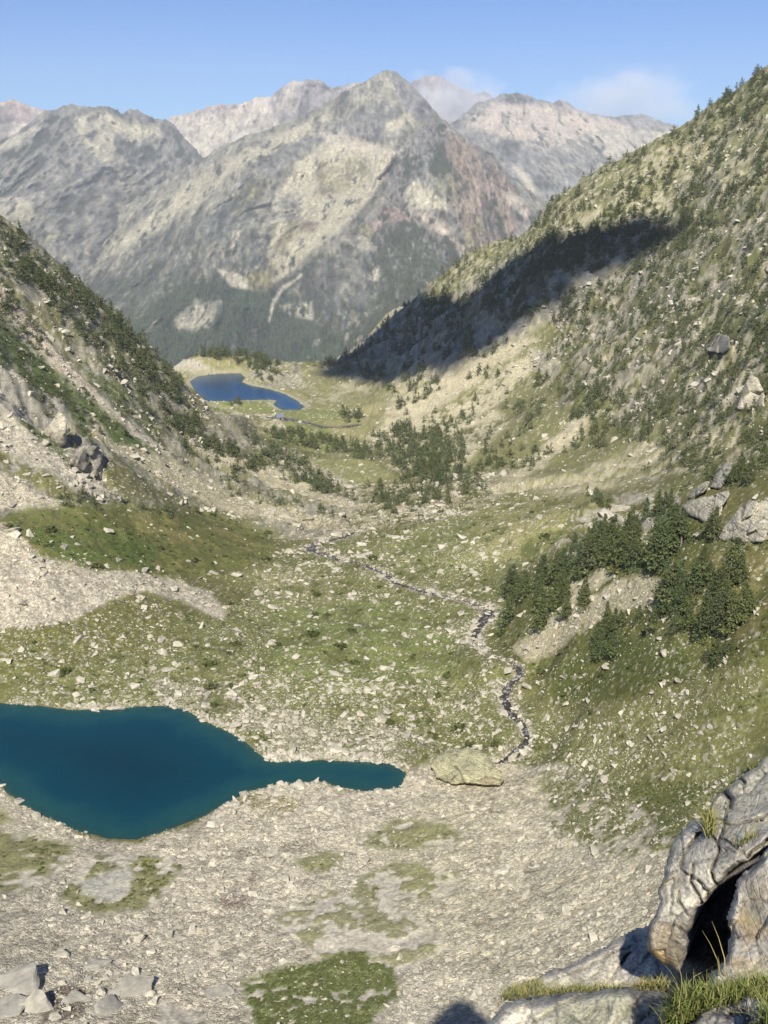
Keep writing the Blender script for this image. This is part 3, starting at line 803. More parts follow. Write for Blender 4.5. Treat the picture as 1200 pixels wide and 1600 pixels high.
mountain('mountain', c_, [(40, 640), (900, 640)], [(60, 440, 4300), (150, 355, 4600), (300, 256, 4900), (450, 190, 5100), (605, 109, 5200), (690, 185, 4900), (830, 300, 5000),
          (395, 260, 4300), (330, 370, 3700), (560, 225, 4650), (470, 300, 4300), (420, 430, 3500), (650, 215, 4500), (600, 330, 3950), (540, 400, 3500), (300, 500, 3050), (450, 540, 2950), (600, 500, 3050),
          (200, 450, 3600), (100, 540, 3000), (800, 420, 4200), (100, 640, 2450), (450, 640, 2450), (800, 640, 2600), (240, 370, 4200)], 460, 330, (.225, .208, .155),
         [(F_BEIGE, .75, 8, [(150, 400), (300, 280), (450, 200), (520, 170), (500, 215), (400, 250), (330, 300), (200, 400)], .62),
          ((.215, .205, .185), .8, 6, [(320, 350), (380, 280), (450, 225), (540, 190), (560, 215), (470, 240), (420, 280), (390, 330), (340, 390)], .7),
          (F_OLIVE, .75, 5, [(360, 310), (410, 270), (420, 290), (385, 330), (365, 345)], .6),
          (F_BEIGE, .92, 4, [(430, 300), (470, 255), (500, 225), (560, 220), (620, 240), (600, 280), (570, 320), (540, 350), (480, 400), (440, 440), (400, 450), (420, 380)], .74),
          ((.45, .39, .30), .9, 5, [(500, 205), (540, 210), (600, 228), (618, 240), (580, 245), (510, 225)], .75),
          (F_BEIGE, .95, 4, [(430, 320), (460, 250), (500, 265), (500, 285), (450, 320)], .85),
          (F_BEIGE, .95, 4, [(356, 365), (372, 352), (395, 385), (385, 400), (365, 390)], .9),
          ((.19, .165, .085), .85, 5, [(450, 345), (470, 340), (462, 365), (440, 400), (430, 395)], .75), ((.27, .20, .13), .85, 4, [(470, 345), (498, 348), (495, 362), (470, 365)], .85),
          (F_GREY, .8, 5, [(430, 310), (470, 300), (470, 345), (420, 345)], .55), (F_OLIVE, .6, 5, [(490, 250), (580, 250), (580, 290), (500, 310)], .5),
          ((.335, .31, .235), .85, 5, [(548, 140), (575, 122), (605, 108), (612, 118), (620, 135), (600, 145), (570, 160), (540, 165)], .85),
          ((.20, .19, .18), .85, 5, [(608, 112), (640, 128), (675, 168), (680, 190), (655, 190), (630, 170), (618, 140)], .72),
          ((.20, .19, .17), .75, 6, [(530, 190), (600, 150), (640, 190), (630, 220), (560, 215)], .55),
          (F_BEIGE, .8, 5, [(600, 195), (640, 175), (650, 190), (610, 210)], .6),
          ((.085, .09, .075), .72, 8, [(150, 430), (220, 370), (300, 345), (380, 300), (420, 400), (400, 460), (300, 440), (160, 480)], .50),
          ((.075, .085, .06), .75, 8, [(60, 480), (250, 410), (430, 450), (430, 640), (60, 640)], .56),
          (F_FOREST, .92, 8, [(210, 500), (300, 430), (360, 440), (420, 455), (520, 470), (620, 480), (900, 520), (900, 640), (60, 640)], .66),
          (F_FOREST, .95, 6, [(330, 460), (375, 445), (410, 460), (440, 445), (500, 395), (510, 400), (440, 470), (500, 560), (520, 640), (330, 640)], .82),
          ((.115, .115, .10), .8, 8, [(470, 420), (540, 390), (700, 400), (700, 520), (520, 520), (480, 500)], .55),
          (F_SCREE, .7, 9, [(275, 500), (310, 470), (345, 475), (325, 515), (280, 515)], .5), (F_SCREE, .85, 4, [(340, 420), (380, 430), (400, 455), (360, 450)], .6),
          (F_SCREE, .7, 4, [(440, 480), (490, 470), (490, 500), (450, 495)], .55), (F_OLIVE, .85, 5, [(385, 430), (430, 410), (425, 450), (405, 460), (388, 448)], .75),
          (F_SCREE, .85, 3, [(418, 500), (425, 470), (436, 452), (470, 430), (472, 434), (440, 458), (428, 480), (421, 505)], 0)], (60, 190), 4, 81)
c_ = [(540, 345), (560, 318), (585, 283), (605, 258), (625, 232), (645, 208), (662, 196), (680, 192), (697, 196), (715, 208), (740, 224), (770, 240), (785, 262), (798, 285), (815, 305), (835, 325), (870, 352)]
mountain('mountain', c_, [(540, 480), (870, 480)], [(550, 340, 4150), (605, 258, 4200), (680, 192, 4300), (770, 240, 4300), (860, 350, 4200), (560, 460, 3500), (700, 400, 3600), (740, 320, 3850), (640, 330, 3800), (860, 460, 3600)], 220, 170, (.215, .195, .165),
         [(F_RED, .8, 8, [(700, 205), (745, 230), (790, 270), (830, 330), (800, 370), (740, 390), (710, 320), (700, 260)], .62),
          ((.40, .36, .265), .95, 4, [(628, 300), (645, 280), (668, 290), (695, 310), (700, 330), (670, 325), (640, 330)], .9),
          ((.42, .36, .27), .95, 4, [(640, 330), (690, 340), (720, 380), (735, 395), (710, 390), (670, 355)], .75),
          ((.43, .365, .28), .95, 4, [(788, 298), (812, 305), (832, 325), (820, 345), (800, 325)], .9),
          ((.20, .18, .08), .7, 5, [(720, 380), (745, 340), (760, 360), (735, 400)], .6),
          ((.35, .26, .20), .7, 5, [(560, 320), (600, 275), (612, 265), (590, 300), (570, 340)], .7),
          ((.16, .155, .14), .7, 6, [(650, 200), (690, 194), (700, 250), (660, 280), (625, 260)], .5),
          ((.19, .19, .09), .5, 8, [(670, 250), (710, 250), (720, 330), (680, 310)], .5)], (45, 150), 3, 91, 500)
c_ = [(500, 470), (525, 420), (545, 385), (565, 352), (585, 332), (602, 316), (620, 322), (640, 335), (660, 352), (685, 372), (708, 392), (740, 420), (790, 460)]
mountain('mountain', c_, [(500, 600), (790, 600)], [(510, 450, 3650), (600, 318, 3780), (708, 392, 3500), (780, 455, 3400), (520, 560, 2850), (640, 480, 3000), (760, 590, 2800), (600, 590, 2700)], 190, 150, (.22, .205, .175),
         [((.08, .088, .065), .85, 8, [(520, 430), (600, 325), (640, 340), (710, 392), (790, 460), (790, 600), (500, 600)], .60),
          ((.33, .235, .19), .85, 4, [(595, 325), (625, 325), (645, 345), (600, 350), (575, 375), (560, 385)], .6),
          (F_OLIVE, .8, 4, [(560, 350), (578, 345), (580, 370), (565, 395), (555, 385)], .75),
          (F_FOREST, .8, 8, [(520, 520), (650, 470), (790, 500), (790, 600), (500, 600)], .6),
          (F_SCREE, .85, 4, [(580, 420), (592, 418), (592, 440), (582, 438)], .8)], (38, 120), 3, 101, 400)

# low country under the mountains
gv = np.array([(-9000, -3000, -760), (9000, -3000, -760), (9000, 8600, -760), (-9000, 8600, -760)], float)
g_ = obj('lowland', mesh_from('lowland', gv, np.array([[0, 1, 2, 3]]), np.tile(np.array([.10, .12, .07]), (4, 1)), False, mat_far))
tag(g_, kind='structure')

# haze: the air of the valley between the viewer and the far mountains
hm = bpy.data.materials.new('mountain_air'); hm.use_nodes = True
hn = hm.node_tree; hn.nodes.clear()
ho = hn.nodes.new('ShaderNodeOutputMaterial'); hp = hn.nodes.new('ShaderNodeVolumePrincipled')
hp.inputs['Color'].default_value = (.84, .90, 1.0, 1); hp.inputs['Density'].default_value = 7.0e-5
hp.inputs['Anisotropy'].default_value = 0.0
hn.links.new(hp.outputs[0], ho.inputs['Volume'])
HZ_TOP = 690.0
hv = np.array([(x, y, z) for z in (-762, HZ_TOP) for y in (-3500, 8700) for x in (-9500, 9500)], float)
hz = obj('haze', mesh_from('haze', hv, np.array([(0, 2, 3, 1), (4, 5, 7, 6), (0, 1, 5, 4), (2, 6, 7, 3), (0, 4, 6, 2), (1, 3, 7, 5)]), None, False, hm))
tag(hz, kind='stuff')

# ------------------------------------------------------------------ water
def water_material(name, deep, shallow, shallow_d, rough, ripple):
    m, nt, b = new_mat(name)
    at = N(nt, 'ShaderNodeAttribute', attribute_name='Col')          # red channel: depth of the bed in metres / 10
    sep = N(nt, 'ShaderNodeSeparateColor'); nt.links.new(at.outputs['Color'], sep.inputs[0])
    tc = N(nt, 'ShaderNodeTexCoord').outputs['Object']
    w = noise_node(nt, tc, 0.2, 6, .68)
    dn = math_node(nt, 'MULTIPLY_ADD', w, 0.42); dn.node.inputs[2].default_value = -0.21
    dep = math_node(nt, 'ADD', sep.outputs[0], dn, True)
    c = ramp(nt, dep, [(0.0, shallow), (shallow_d * .5, tuple(.5 * (a + q) for a, q in zip(shallow, deep))), (shallow_d, deep), (1.0, tuple(x * .72 for x in deep))])
    nt.links.new(c, b.inputs['Base Color'])
    b.inputs['Roughness'].default_value = rough; b.inputs['IOR'].default_value = 1.33
    b.inputs['Specular IOR Level'].default_value = 0.5
    rp = noise_node(nt, tc, 1.1, 4, .6)
    bump(nt, b, rp, ripple, 0.06)
    cl = ramp(nt, sep.outputs[0], [(0.0, (0.55,) * 3), (0.03, (.80,) * 3), (0.10, (.96,) * 3), (.2, (1,) * 3)])
    tr = N(nt, 'ShaderNodeBsdfTransparent'); tr.inputs[0].default_value = (.75, .9, .86, 1)
    mx = N(nt, 'ShaderNodeMixShader'); nt.links.new(cl, mx.inputs[0]); nt.links.new(tr.outputs[0], mx.inputs[1]); nt.links.new(b.outputs[0], mx.inputs[2])
    nt.links.new(mx.outputs[0], nt.nodes['Material Output'].inputs['Surface'])
    return m


def lake(name, outline, z, sl, step, mat):
    x0, y0 = outline.min(0) - 1; x1, y1 = outline.max(0) + 1
    gx = np.arange(x0, x1, step); gy = np.arange(y0, y1, step)
    X, Y = np.meshgrid(gx, gy); sd = poly_sd(X.ravel(), Y.ravel(), outline)
    nr, nc = X.shape
    q = quads(nr, nc); keep = (sd[q] > -step * 1.6).any(1); q = q[keep]
    V = np.stack([X.ravel(), Y.ravel(), np.full(X.size, z)], -1)
    used, inv = np.unique(q, return_inverse=True)
    dpt = np.clip(sd[used] * sl, 0, 12) / 10
    o = obj(name, mesh_from(name, V[used], inv.reshape(-1, 4), np.stack([dpt, dpt * 0, dpt * 0], -1), True, mat))
    tag(o, kind='structure'); return o


mw1 = water_material('lake_water', (.0018, .036, .056), (.014, .066, .064), .34, .10, .5)
mw2 = water_material('lake_water_blue', (.004, .045, .115), (.05, .09, .09), .2, .22, .6)
lake('lake_water', LAKE1, LAKE1_Z, .55, .8, mw1)
lake('lake_water', LAKE2, LAKE2_Z, .35, 1.6, mw2)
ms, nts, bs = new_mat('stream_water')
tcs = N(nts, 'ShaderNodeTexCoord').outputs['Object']
fo = noise_node(nts, tcs, .9, 6, .75)
nts.links.new(ramp(nts, fo, [(0.46, (.035, .033, .03)), (0.55, (.075, .07, .06)), (0.60, (.40, .385, .35)), (.66, (.25, .235, .2))]), bs.inputs['Base Color'])
bs.inputs['Roughness'].default_value = .5; bs.inputs['Specular IOR Level'].default_value = .2
bump(nts, bs, noise_node(nts, tcs, 3.0, 4, .6), .8, .12)
for c3, wl in streams:
    tn = np.gradient(c3[:, :2], axis=0); tn /= np.linalg.norm(tn, axis=1)[:, None]
    nrm = np.stack([tn[:, 1], -tn[:, 0]], -1)
    rows = []
    for s_ in (-1, -.5, 0, .5, 1):
        r = c3.copy(); r[:, :2] += nrm * (wl * .85 * s_)[:, None]; r[:, 2] += .04
        rows.append(r)
    o = obj('stream', mesh_from('stream', np.stack(rows, 1).reshape(-1, 3), quads(len(c3), 5), None, True, ms)); tag(o, kind='structure')

# ------------------------------------------------------------------ shapes to set out: pines, shrubs, stones
def tint_mat(name, base_stops, nscale, bump_d=0.0, attr=True):
    """colour varies from thing to thing and within it"""
    m, nt, b = new_mat(name)
    inst = N(nt, 'ShaderNodeAttribute', attribute_name='tint', attribute_type='INSTANCER')
    oi = N(nt, 'ShaderNodeObjectInfo')
    r = math_node(nt, 'FRACT', math_node(nt, 'ADD', inst.outputs['Fac'], oi.outputs['Random']))
    c = ramp(nt, r, base_stops)
    tc = N(nt, 'ShaderNodeTexCoord').outputs['Object']
    n = noise_node(nt, tc, nscale, 4, .65)
    c = mul_col(nt, c, ramp(nt, n, [(.3, (.66, .66, .68)), (.7, (1.28, 1.28, 1.22))]))
    if attr:
        at = N(nt, 'ShaderNodeAttribute', attribute_name='Col')
        c = mul_col(nt, c, at.outputs['Color'])
    nt.links.new(c, b.inputs['Base Color'])
    if bump_d: bump(nt, b, n, .8, bump_d)
    return m, nt, b


mat_needles, _, _ = tint_mat('pine_needles', [(0, (.115, .142, .052)), (.35, (.145, .17, .06)), (.7, (.11, .15, .062)), (.85, (.175, .185, .068)), (1, (.125, .145, .07))], 1.3)
mat_bark, _, _ = tint_mat('pine_bark', [(0, (.20, .165, .13)), (1, (.30, .26, .22))], 5.0, 0, False)
mat_dead, _, _ = tint_mat('dead_wood', [(0, (.42, .39, .35)), (1, (.50, .47, .43))], 5.0, 0, False)
mat_shrub, _, _ = tint_mat('shrub_leaves', [(0, (.125, .145, .045)), (.5, (.10, .125, .038)), (1, (.155, .155, .055))], 1.5)
mat_stone, _, bst = tint_mat('granite_stone', [(0, (.36, .33, .255)), (.25, (.45, .41, .325)), (.5, (.51, .47, .38)), (.75, (.44, .40, .325)), (1, (.37, .335, .27))], 1.6, .05, False)


def pine(seed, n_clump, per, spread=1.0, multi=False):
    """crown and trunk of a mountain pine one unit high: irregular cone of needle clumps, gaps between the boughs"""
    r = np.random.default_rng(seed); V = []; F = []; K = []
    tops = [(0, 0, 1.0, 1.0)]
    if multi: tops += [(r.uniform(-.16, .16), r.uniform(-.16, .16), r.uniform(.72, .88), .75)]
    for k in range(n_clump):
        tx, ty, th, tw = tops[k % len(tops)]
        u = r.random() ** .8
        h = .07 + (th - .07) * u
        prof = (1 - u) ** .95 * .26 + .012; prof *= min(1, .55 + u * 3.0) * (1 + .22 * math.sin(u * 46 + seed))
        prof *= tw * spread * (1 + .28 * math.sin(seed + 13 * u) + .22 * math.sin(2 * seed + 29 * u))
        a = r.uniform(0, 2 * math.pi); rr = prof * (r.uniform(.25, 1.0) ** .5) * (1 + .25 * math.sin(3 * a + seed))
        c = np.array([tx * (1 - .5 * u) + rr * math.cos(a), ty * (1 - .5 * u) + rr * math.sin(a), h - rr * .18])
        size = (.022 + .034 * (1 - u)) * r.uniform(.7, 1.3) * (.85 if n_clump > 200 else 1.25 if per > 5 else 1.7)
        shade = r.uniform(.62, 1.35)
        for q in range(per):
            o = r.normal(0, 1, 3) * size * np.array([1, 1, .62])
            n = r.normal(0, 1, 3) + np.array([math.cos(a), math.sin(a), .9]) * .8; n /= np.linalg.norm(n)
            t = np.cross(n, r.normal(0, 1, 3)); t /= np.linalg.norm(t) + 1e-9; b = np.cross(n, t)
            s = size * r.uniform(.5, 1.0)
            i = len(V)
            V += [c + o + t * s, c + o + b * s * .6 + t * .1 * s, c + o - t * s * .9, c + o - b * s * .6]
            F.append((i, i + 1, i + 2, i + 3)); K += [(shade * r.uniform(.85, 1.15),) * 3] * 4
    cm = mesh_from('pine_crown', np.array(V), np.array(F), np.array(K) * .75, False, mat_needles)
    tv = []; tf = []
    for lvl, (z, w) in enumerate(((-.05, .030), (.10, .022), (.5, .013), (.9, .004))):
        for s in range(6):
            a = s * math.pi / 3
            tv.append((w * math.cos(a) + .012 * math.sin(seed + 4 * z), w * math.sin(a) + .012 * math.cos(seed * 2 + 5 * z), z))
    for l in range(3):
        for s in range(6): tf.append((l * 6 + s, l * 6 + (s + 1) % 6, l * 6 + 6 + (s + 1) % 6, l * 6 + 6 + s))
    for q in range(5):                                   # limbs
        a = r.uniform(0, 6.28); z = r.uniform(.12, .5); L = .16 * (1.1 - z); i = len(tv)
        e = (L * math.cos(a), L * math.sin(a), z + .03)
        tv += [(.006, 0, z - .008), (-.006, .004, z - .008), (0, 0, z + .01), e]
        tf += [(i, i + 1, i + 3, i + 3), (i + 1, i + 2, i + 3, i + 3), (i + 2, i, i + 3, i + 3)]
    quads_ = [f for f in tf if f[2] != f[3]]; tris = [f[:3] for f in tf if f[2] == f[3]]
    tm = mesh_from('pine_trunk', np.array(tv), [np.array(quads_), np.array(tris)], None, True, mat_bark)
    return cm, tm


def shrub(seed, n=26, per=5):
    r = np.random.default_rng(seed); V = []; F = []; K = []
    for k in range(n):
        a = r.uniform(0, 6.28); rr = r.random() ** .6 * .9; h = .42 * math.sqrt(max(0, 1 - rr * rr)) * r.uniform(.6, 1.1)
        c = np.array([rr * math.cos(a), rr * math.sin(a) * .8, h]); shade = r.uniform(.6, 1.4)
        for q in range(per):
            o = r.normal(0, .11, 3); nn = r.normal(0, 1, 3) + np.array([0, 0, 1.0]); nn /= np.linalg.norm(nn)
            t = np.cross(nn, r.normal(0, 1, 3)); t /= np.linalg.norm(t); b = np.cross(nn, t); s = r.uniform(.10, .2); i = len(V)
            V += [c + o + t * s, c + o + b * s, c + o - t * s, c + o - b * s]; F.append((i, i + 1, i + 2, i + 3)); K += [(shade,) * 3] * 4
    return mesh_from('shrub', np.array(V), np.array(F), np.array(K) * .8, False, mat_shrub)


def hull_stone(seed, n=12, flat=.7, rough=0.0, mat=None, detail=0):
    """angular block: the hull of a few scattered points, its faces broken a little when detail asks for it"""
    r = np.random.default_rng(seed); bm = bmesh.new()
    for k in range(n):
        v = r.normal(0, 1, 3); v /= np.linalg.norm(v); v *= np.array([1, r.uniform(.7, 1), flat]) * r.uniform(.85, 1.08)
        bm.verts.new(v)
    res = bmesh.ops.convex_hull(bm, input=bm.verts)
    bmesh.ops.delete(bm, geom=list({g for g in res['geom_interior'] + res['geom_unused'] if isinstance(g, bmesh.types.BMVert) and g.is_valid}), context='VERTS')
    if detail:
        bmesh.ops.bevel(bm, geom=bm.edges[:], offset=.06, segments=1, affect='EDGES', profile=.5, clamp_overlap=True)
        bmesh.ops.triangulate(bm, faces=bm.faces[:])
        bmesh.ops.subdivide_edges(bm, edges=bm.edges[:], cuts=detail, use_grid_fill=True)
        pts = np.array([v.co[:] for v in bm.verts]); dsp = fbm(pts + seed * 3.1, .55, 3, seed) * rough
        for v, d in zip(bm.verts, dsp): v.co *= 1 + float(d)
    me = bpy.data.meshes.new('boulder'); bm.normal_update(); bm.to_mesh(me); bm.free()
    me.materials.append(mat or mat_stone)
    me.polygons.foreach_set('use_smooth', np.zeros(len(me.polygons), bool))
    return me


# ------------------------------------------------------------------ scatter: one object of stuff set out on points by geometry nodes
def scatter(name, pts, rot, scl, which, protos):
    me = bpy.data.meshes.new(name); n = len(pts)
    me.vertices.add(n); me.vertices.foreach_set('co', np.asarray(pts, np.float32).ravel())
    for an, ty, arr, key in (('rot', 'FLOAT_VECTOR', rot, 'vector'), ('scl', 'FLOAT_VECTOR', scl, 'vector'), ('which', 'INT', which, 'value'),
                             ('tint', 'FLOAT', RNG.random(n), 'value')):
        a = me.attributes.new(an, ty, 'POINT')
        a.data.foreach_set(key, np.asarray(arr, np.int32 if ty == 'INT' else np.float32).ravel())
    me.update()
    o = obj(name, me); tag(o, kind='stuff')
    ng = bpy.data.node_groups.new(name + '_layout', 'GeometryNodeTree')
    ng.interface.new_socket('Geometry', in_out='INPUT', socket_type='NodeSocketGeometry')
    ng.interface.new_socket('Geometry', in_out='OUTPUT', socket_type='NodeSocketGeometry')
    gi = ng.nodes.new('NodeGroupInput'); go = ng.nodes.new('NodeGroupOutput')
    join = ng.nodes.new('GeometryNodeJoinGeometry')

    def attr(nm, ty):
        a = ng.nodes.new('GeometryNodeInputNamedAttribute'); a.data_type = ty; a.inputs['Name'].default_value = nm
        return a.outputs['Attribute']
    ar, asc, aw = attr('rot', 'FLOAT_VECTOR'), attr('scl', 'FLOAT_VECTOR'), attr('which', 'INT')
    e2r = ng.nodes.new('FunctionNodeEulerToRotation'); ng.links.new(ar, e2r.inputs[0])
    for k, pm in enumerate(protos):
        po = bpy.data.objects.new(name + '_kind', pm)           # never linked to the scene: only its mesh is borrowed
        cmpn = ng.nodes.new('FunctionNodeCompare'); cmpn.data_type = 'INT'; cmpn.operation = 'EQUAL'
        ng.links.new(aw, cmpn.inputs[2]); cmpn.inputs[3].default_value = k
        oi = ng.nodes.new('GeometryNodeObjectInfo'); oi.inputs['Object'].default_value = po; oi.inputs['As Instance'].default_value = True
        ip = ng.nodes.new('GeometryNodeInstanceOnPoints')
        ng.links.new(gi.outputs[0], ip.inputs['Points']); ng.links.new(cmpn.outputs[0], ip.inputs['Selection'])
        ng.links.new(oi.outputs['Geometry'], ip.inputs['Instance']); ng.links.new(e2r.outputs[0], ip.inputs['Rotation'])
        ng.links.new(asc, ip.inputs['Scale']); ng.links.new(ip.outputs[0], join.inputs[0])
    ng.links.new(join.outputs[0], go.inputs[0])
    md = o.modifiers.new('layout', 'NODES'); md.node_group = ng
    return o


def joined(name, parts):
    """one mesh out of crown and trunk, for trees too small to show their parts"""
    bm = bmesh.new(); mats = []
    for me in parts:
        n0 = len(bm.faces); bm.from_mesh(me)
        bm.faces.ensure_lookup_table()
        for f in bm.faces[n0:]: f.material_index = len(mats)
        mats.append(me.materials[0])
    out = bpy.data.meshes.new(name); bm.to_mesh(out); bm.free()
    for m in mats: out.materials.append(m)
    return out


NEAR_PINES = [pine(100 + k, 240, 7, (1.0, 1.15, .85, 1.05, 1.2, .95, 1.1, .9)[k], k % 3 == 1) for k in range(8)]
MID_PINES = [pine(200 + k, 52, 6, (1.1, 1.3, .95, 1.2)[k], k % 2 == 1) for k in range(4)]
FAR_PINES = [joined('far_pine', pine(300 + k, 16, 4, 1.45)) for k in range(3)]
MID_JOINED = [joined('slope_pine', p) for p in MID_PINES]
SHRUBS = [shrub(400 + k) for k in range(4)]
STONES = [hull_stone(500 + k, 9 + k % 4, .55 + .06 * (k % 5)) for k in range(9)]
mat_slab, _, _ = tint_mat('grey_slab', [(0, (.33, .305, .255)), (.5, (.39, .36, .30)), (1, (.31, .29, .245))], 2.6, .08, False)
SLABS = [hull_stone(650 + k, 22, .34, .26, mat_slab, 2) for k in range(4)]
BOULDERS = [hull_stone(600 + k, 10 + k % 5, .55 + .05 * (k % 6), .10, None, 1) for k in range(10)]

# ------------------------------------------------------------------ pines
# each stand: outline in the photo, number of trees, height range (m), label phrase, group
POOL = []     # every pine: (screen height, point, height, stand)
def stand(poly, n, h0, h1, key, rng, even=0.0, clump=0.0):
    poly = np.array(poly, float)
    m = np.nonzero(poly_sd(QPX, QPY, poly) > 0)[0]
    if not len(m): return
    w = np.ones(len(m))
    if clump:
        PQ = P[Qv[m]]; w = np.exp(clump * 2.2 * (fbm(PQ, 34, 3, 131) + .6 * fbm(PQ, 12, 2, 132)))
    # equal area in the picture would bunch trees on steep ground; grid cells are near enough alike
    sel = m[rng.choice(len(m), size=n, p=w / w.sum())]
    pts = cell_points(sel, rng)
    for p in pts:
        if poly_sd(p[None, 0], p[None, 1], LAKE1)[0] > -.5 or poly_sd(p[None, 0], p[None, 1], LAKE2)[0] > -.5: continue
        h = h0 + (h1 - h0) * rng.random() ** 1.4
        POOL.append((h / np.linalg.norm(p) * FPX, p, h, key))


r_ = np.random.default_rng(21)
stand([(782, 978), (798, 915), (848, 896), (882, 905), (888, 955), (845, 985)], 24, 4.5, 9, 'stream', r_)
stand([(858, 905), (890, 862), (935, 835), (962, 836), (955, 880), (905, 908)], 22, 5, 8.5, 'ledge', r_)
stand([(948, 905), (958, 860), (990, 842), (1010, 850), (1000, 905)], 13, 5.5, 8.5, 'middle', r_)
stand([(1003, 893), (1020, 850), (1045, 825), (1066, 840), (1060, 890)], 13, 6.5, 9.5, 'tall', r_)
stand([(1025, 972), (1045, 925), (1095, 905), (1150, 915), (1162, 985), (1110, 1000)], 16, 4, 8.5, 'thicket', r_)
stand([(1085, 985), (1100, 900), (1155, 900), (1170, 990), (1120, 1010)], 12, 4, 8, 'thicket', r_)
stand([(1030, 990), (1035, 930), (1075, 915), (1080, 990)], 8, 4, 8, 'thicket', r_)
stand([(925, 1035), (930, 975), (965, 970), (972, 1030)], 12, 4, 7, 'lower', r_)
stand([(990, 975), (1020, 960), (1030, 980), (1000, 990)], 2, 3.5, 4.5, 'lower', r_)
stand([(882, 970), (912, 935), (920, 950), (905, 975)], 4, 4.5, 6, 'scree_edge', r_)
stand([(1090, 1010), (1140, 1000), (1150, 1040), (1090, 1045)], 5, 2.5, 4, 'thicket', r_)
stand([(893, 800), (915, 775), (945, 770), (960, 800), (920, 815)], 10, 3.5, 5.5, 'shelf', r_)
stand([(1000, 820), (1010, 780), (1050, 785), (1045, 825)], 8, 4, 6, 'shelf', r_)
stand([(1100, 850), (1112, 820), (1122, 850)], 2, 5, 6.5, 'slab', r_)
stand([(1050, 745), (1100, 690), (1210, 640), (1210, 760), (1130, 765), (1060, 770)], 46, 2.5, 5, 'bench', r_, clump=.8)
stand([(1000, 740), (1050, 700), (1210, 630), (1210, 690), (1080, 740)], 40, 2.8, 5.5, 'bench', r_, clump=.6)
RSL = [(880, 640), (850, 560), (900, 480), (1000, 390), (1210, 250), (1210, 640), (1050, 700), (980, 690)]
stand(RSL, 1150, 1.8, 6, 'crags', r_, clump=.75)
stand([(620, 480), (760, 372), (900, 282), (1060, 200), (1210, 95), (1210, 270), (1000, 390), (860, 440), (720, 500), (640, 520)], 820, 3, 7.5, 'upper', r_, clump=.9)
stand([(510, 580), (560, 540), (640, 490), (740, 450), (860, 375), (960, 345), (1100, 350), (1050, 420), (920, 490), (800, 545), (700, 580), (620, 620), (560, 590)], 330, 5, 9.5, 'shade', r_, clump=.8)
stand([(800, 430), (850, 395), (1000, 345), (1110, 345), (1100, 375), (1000, 400), (850, 440)], 70, 6, 9, 'shade', r_, clump=.5)
for poly, n in (([(610, 640), (640, 610), (700, 590), (690, 620), (640, 640)], 22), ([(730, 590), (770, 570), (780, 590), (740, 605)], 7),
                ([(800, 640), (840, 590), (870, 600), (850, 640), (820, 690)], 22), ([(885, 655), (925, 630), (930, 650), (890, 665)], 10),
                ([(905, 680), (930, 660), (960, 700), (925, 720)], 10), ([(670, 660), (740, 640), (740, 690), (690, 700)], 26),
                ([(810, 725), (835, 705), (845, 725), (820, 740)], 8), ([(700, 720), (800, 690), (800, 740), (720, 745)], 22),
                ([(620, 640), (960, 560), (960, 700), (700, 740)], 45)):
    stand(poly, n, 4, 7, 'meadow_slope', r_)
stand([(530, 650), (560, 645), (575, 670), (540, 675)], 12, 5, 8, 'valley', r_)
stand([(580, 680), (640, 665), (700, 685), (720, 740), (690, 765), (630, 740), (590, 715)], 190, 4.5, 8, 'valley', r_)
stand([(410, 672), (480, 680), (560, 700), (600, 715), (580, 725), (500, 705), (420, 690)], 110, 4.5, 7, 'valley', r_)
stand([(560, 770), (640, 745), (740, 740), (760, 770), (700, 790), (600, 810)], 110, 3, 5.5, 'boulder_field', r_, clump=.4)
stand([(330, 680), (370, 705), (480, 745), (570, 780), (560, 790), (470, 765), (370, 730), (320, 700)], 70, 3.5, 6.5, 'left_foot', r_, clump=.6)
stand([(380, 680), (420, 690), (500, 740), (540, 775), (500, 765), (420, 725)], 50, 4, 7, 'left_foot', r_)
stand([(330, 700), (420, 770), (540, 810), (430, 800), (340, 770)], 35, 2, 4, 'left_foot', r_)
stand([(0, 342), (50, 375), (110, 432), (200, 502), (255, 560), (300, 628), (285, 640), (230, 590), (150, 510), (80, 460), (0, 430)], 210, 3.5, 7, 'left_crest', r_, clump=.6)
stand([(40, 420), (110, 450), (180, 520), (200, 600), (150, 560), (90, 500)], 80, 3, 6, 'left_crest', r_, clump=.7)
stand([(200, 560), (260, 590), (330, 670), (320, 690), (270, 680), (220, 640)], 100, 3, 6, 'left_crest', r_, clump=.7)
stand([(270, 690), (340, 690), (400, 730), (380, 745), (310, 725)], 28, 4, 6.5, 'left_foot', r_)
stand([(0, 510), (60, 560), (140, 620), (200, 680), (120, 650), (50, 610), (0, 570)], 90, 1.6, 3.2, 'left_gully', r_, clump=.5)
stand([(0, 440), (40, 480), (80, 560), (40, 540), (0, 500)], 40, 2, 4.5, 'left_gully', r_)
stand([(55, 620), (75, 620), (85, 660), (60, 660)], 6, 3, 4.5, 'outcrop', r_)
stand([(105, 680), (150, 650), (160, 690), (115, 705)], 18, 2, 4, 'outcrop', r_)
stand([(15, 800), (80, 775), (150, 770), (220, 795), (120, 800), (60, 810)], 18, 2, 3.4, 'outcrop_foot', r_)
stand([(215, 795), (290, 790), (320, 805), (260, 812)], 14, 1.8, 3, 'outcrop_foot', r_)
stand([(268, 552), (320, 548), (400, 558), (440, 572), (400, 580), (330, 562)], 95, 5, 8.5, 'lip', r_)
stand([(380, 580), (415, 572), (445, 590), (440, 600), (400, 595)], 20, 4, 7, 'lip', r_)
stand([(350, 630), (376, 628), (376, 638), (352, 640)], 9, 4, 6, 'lake_shore', r_)
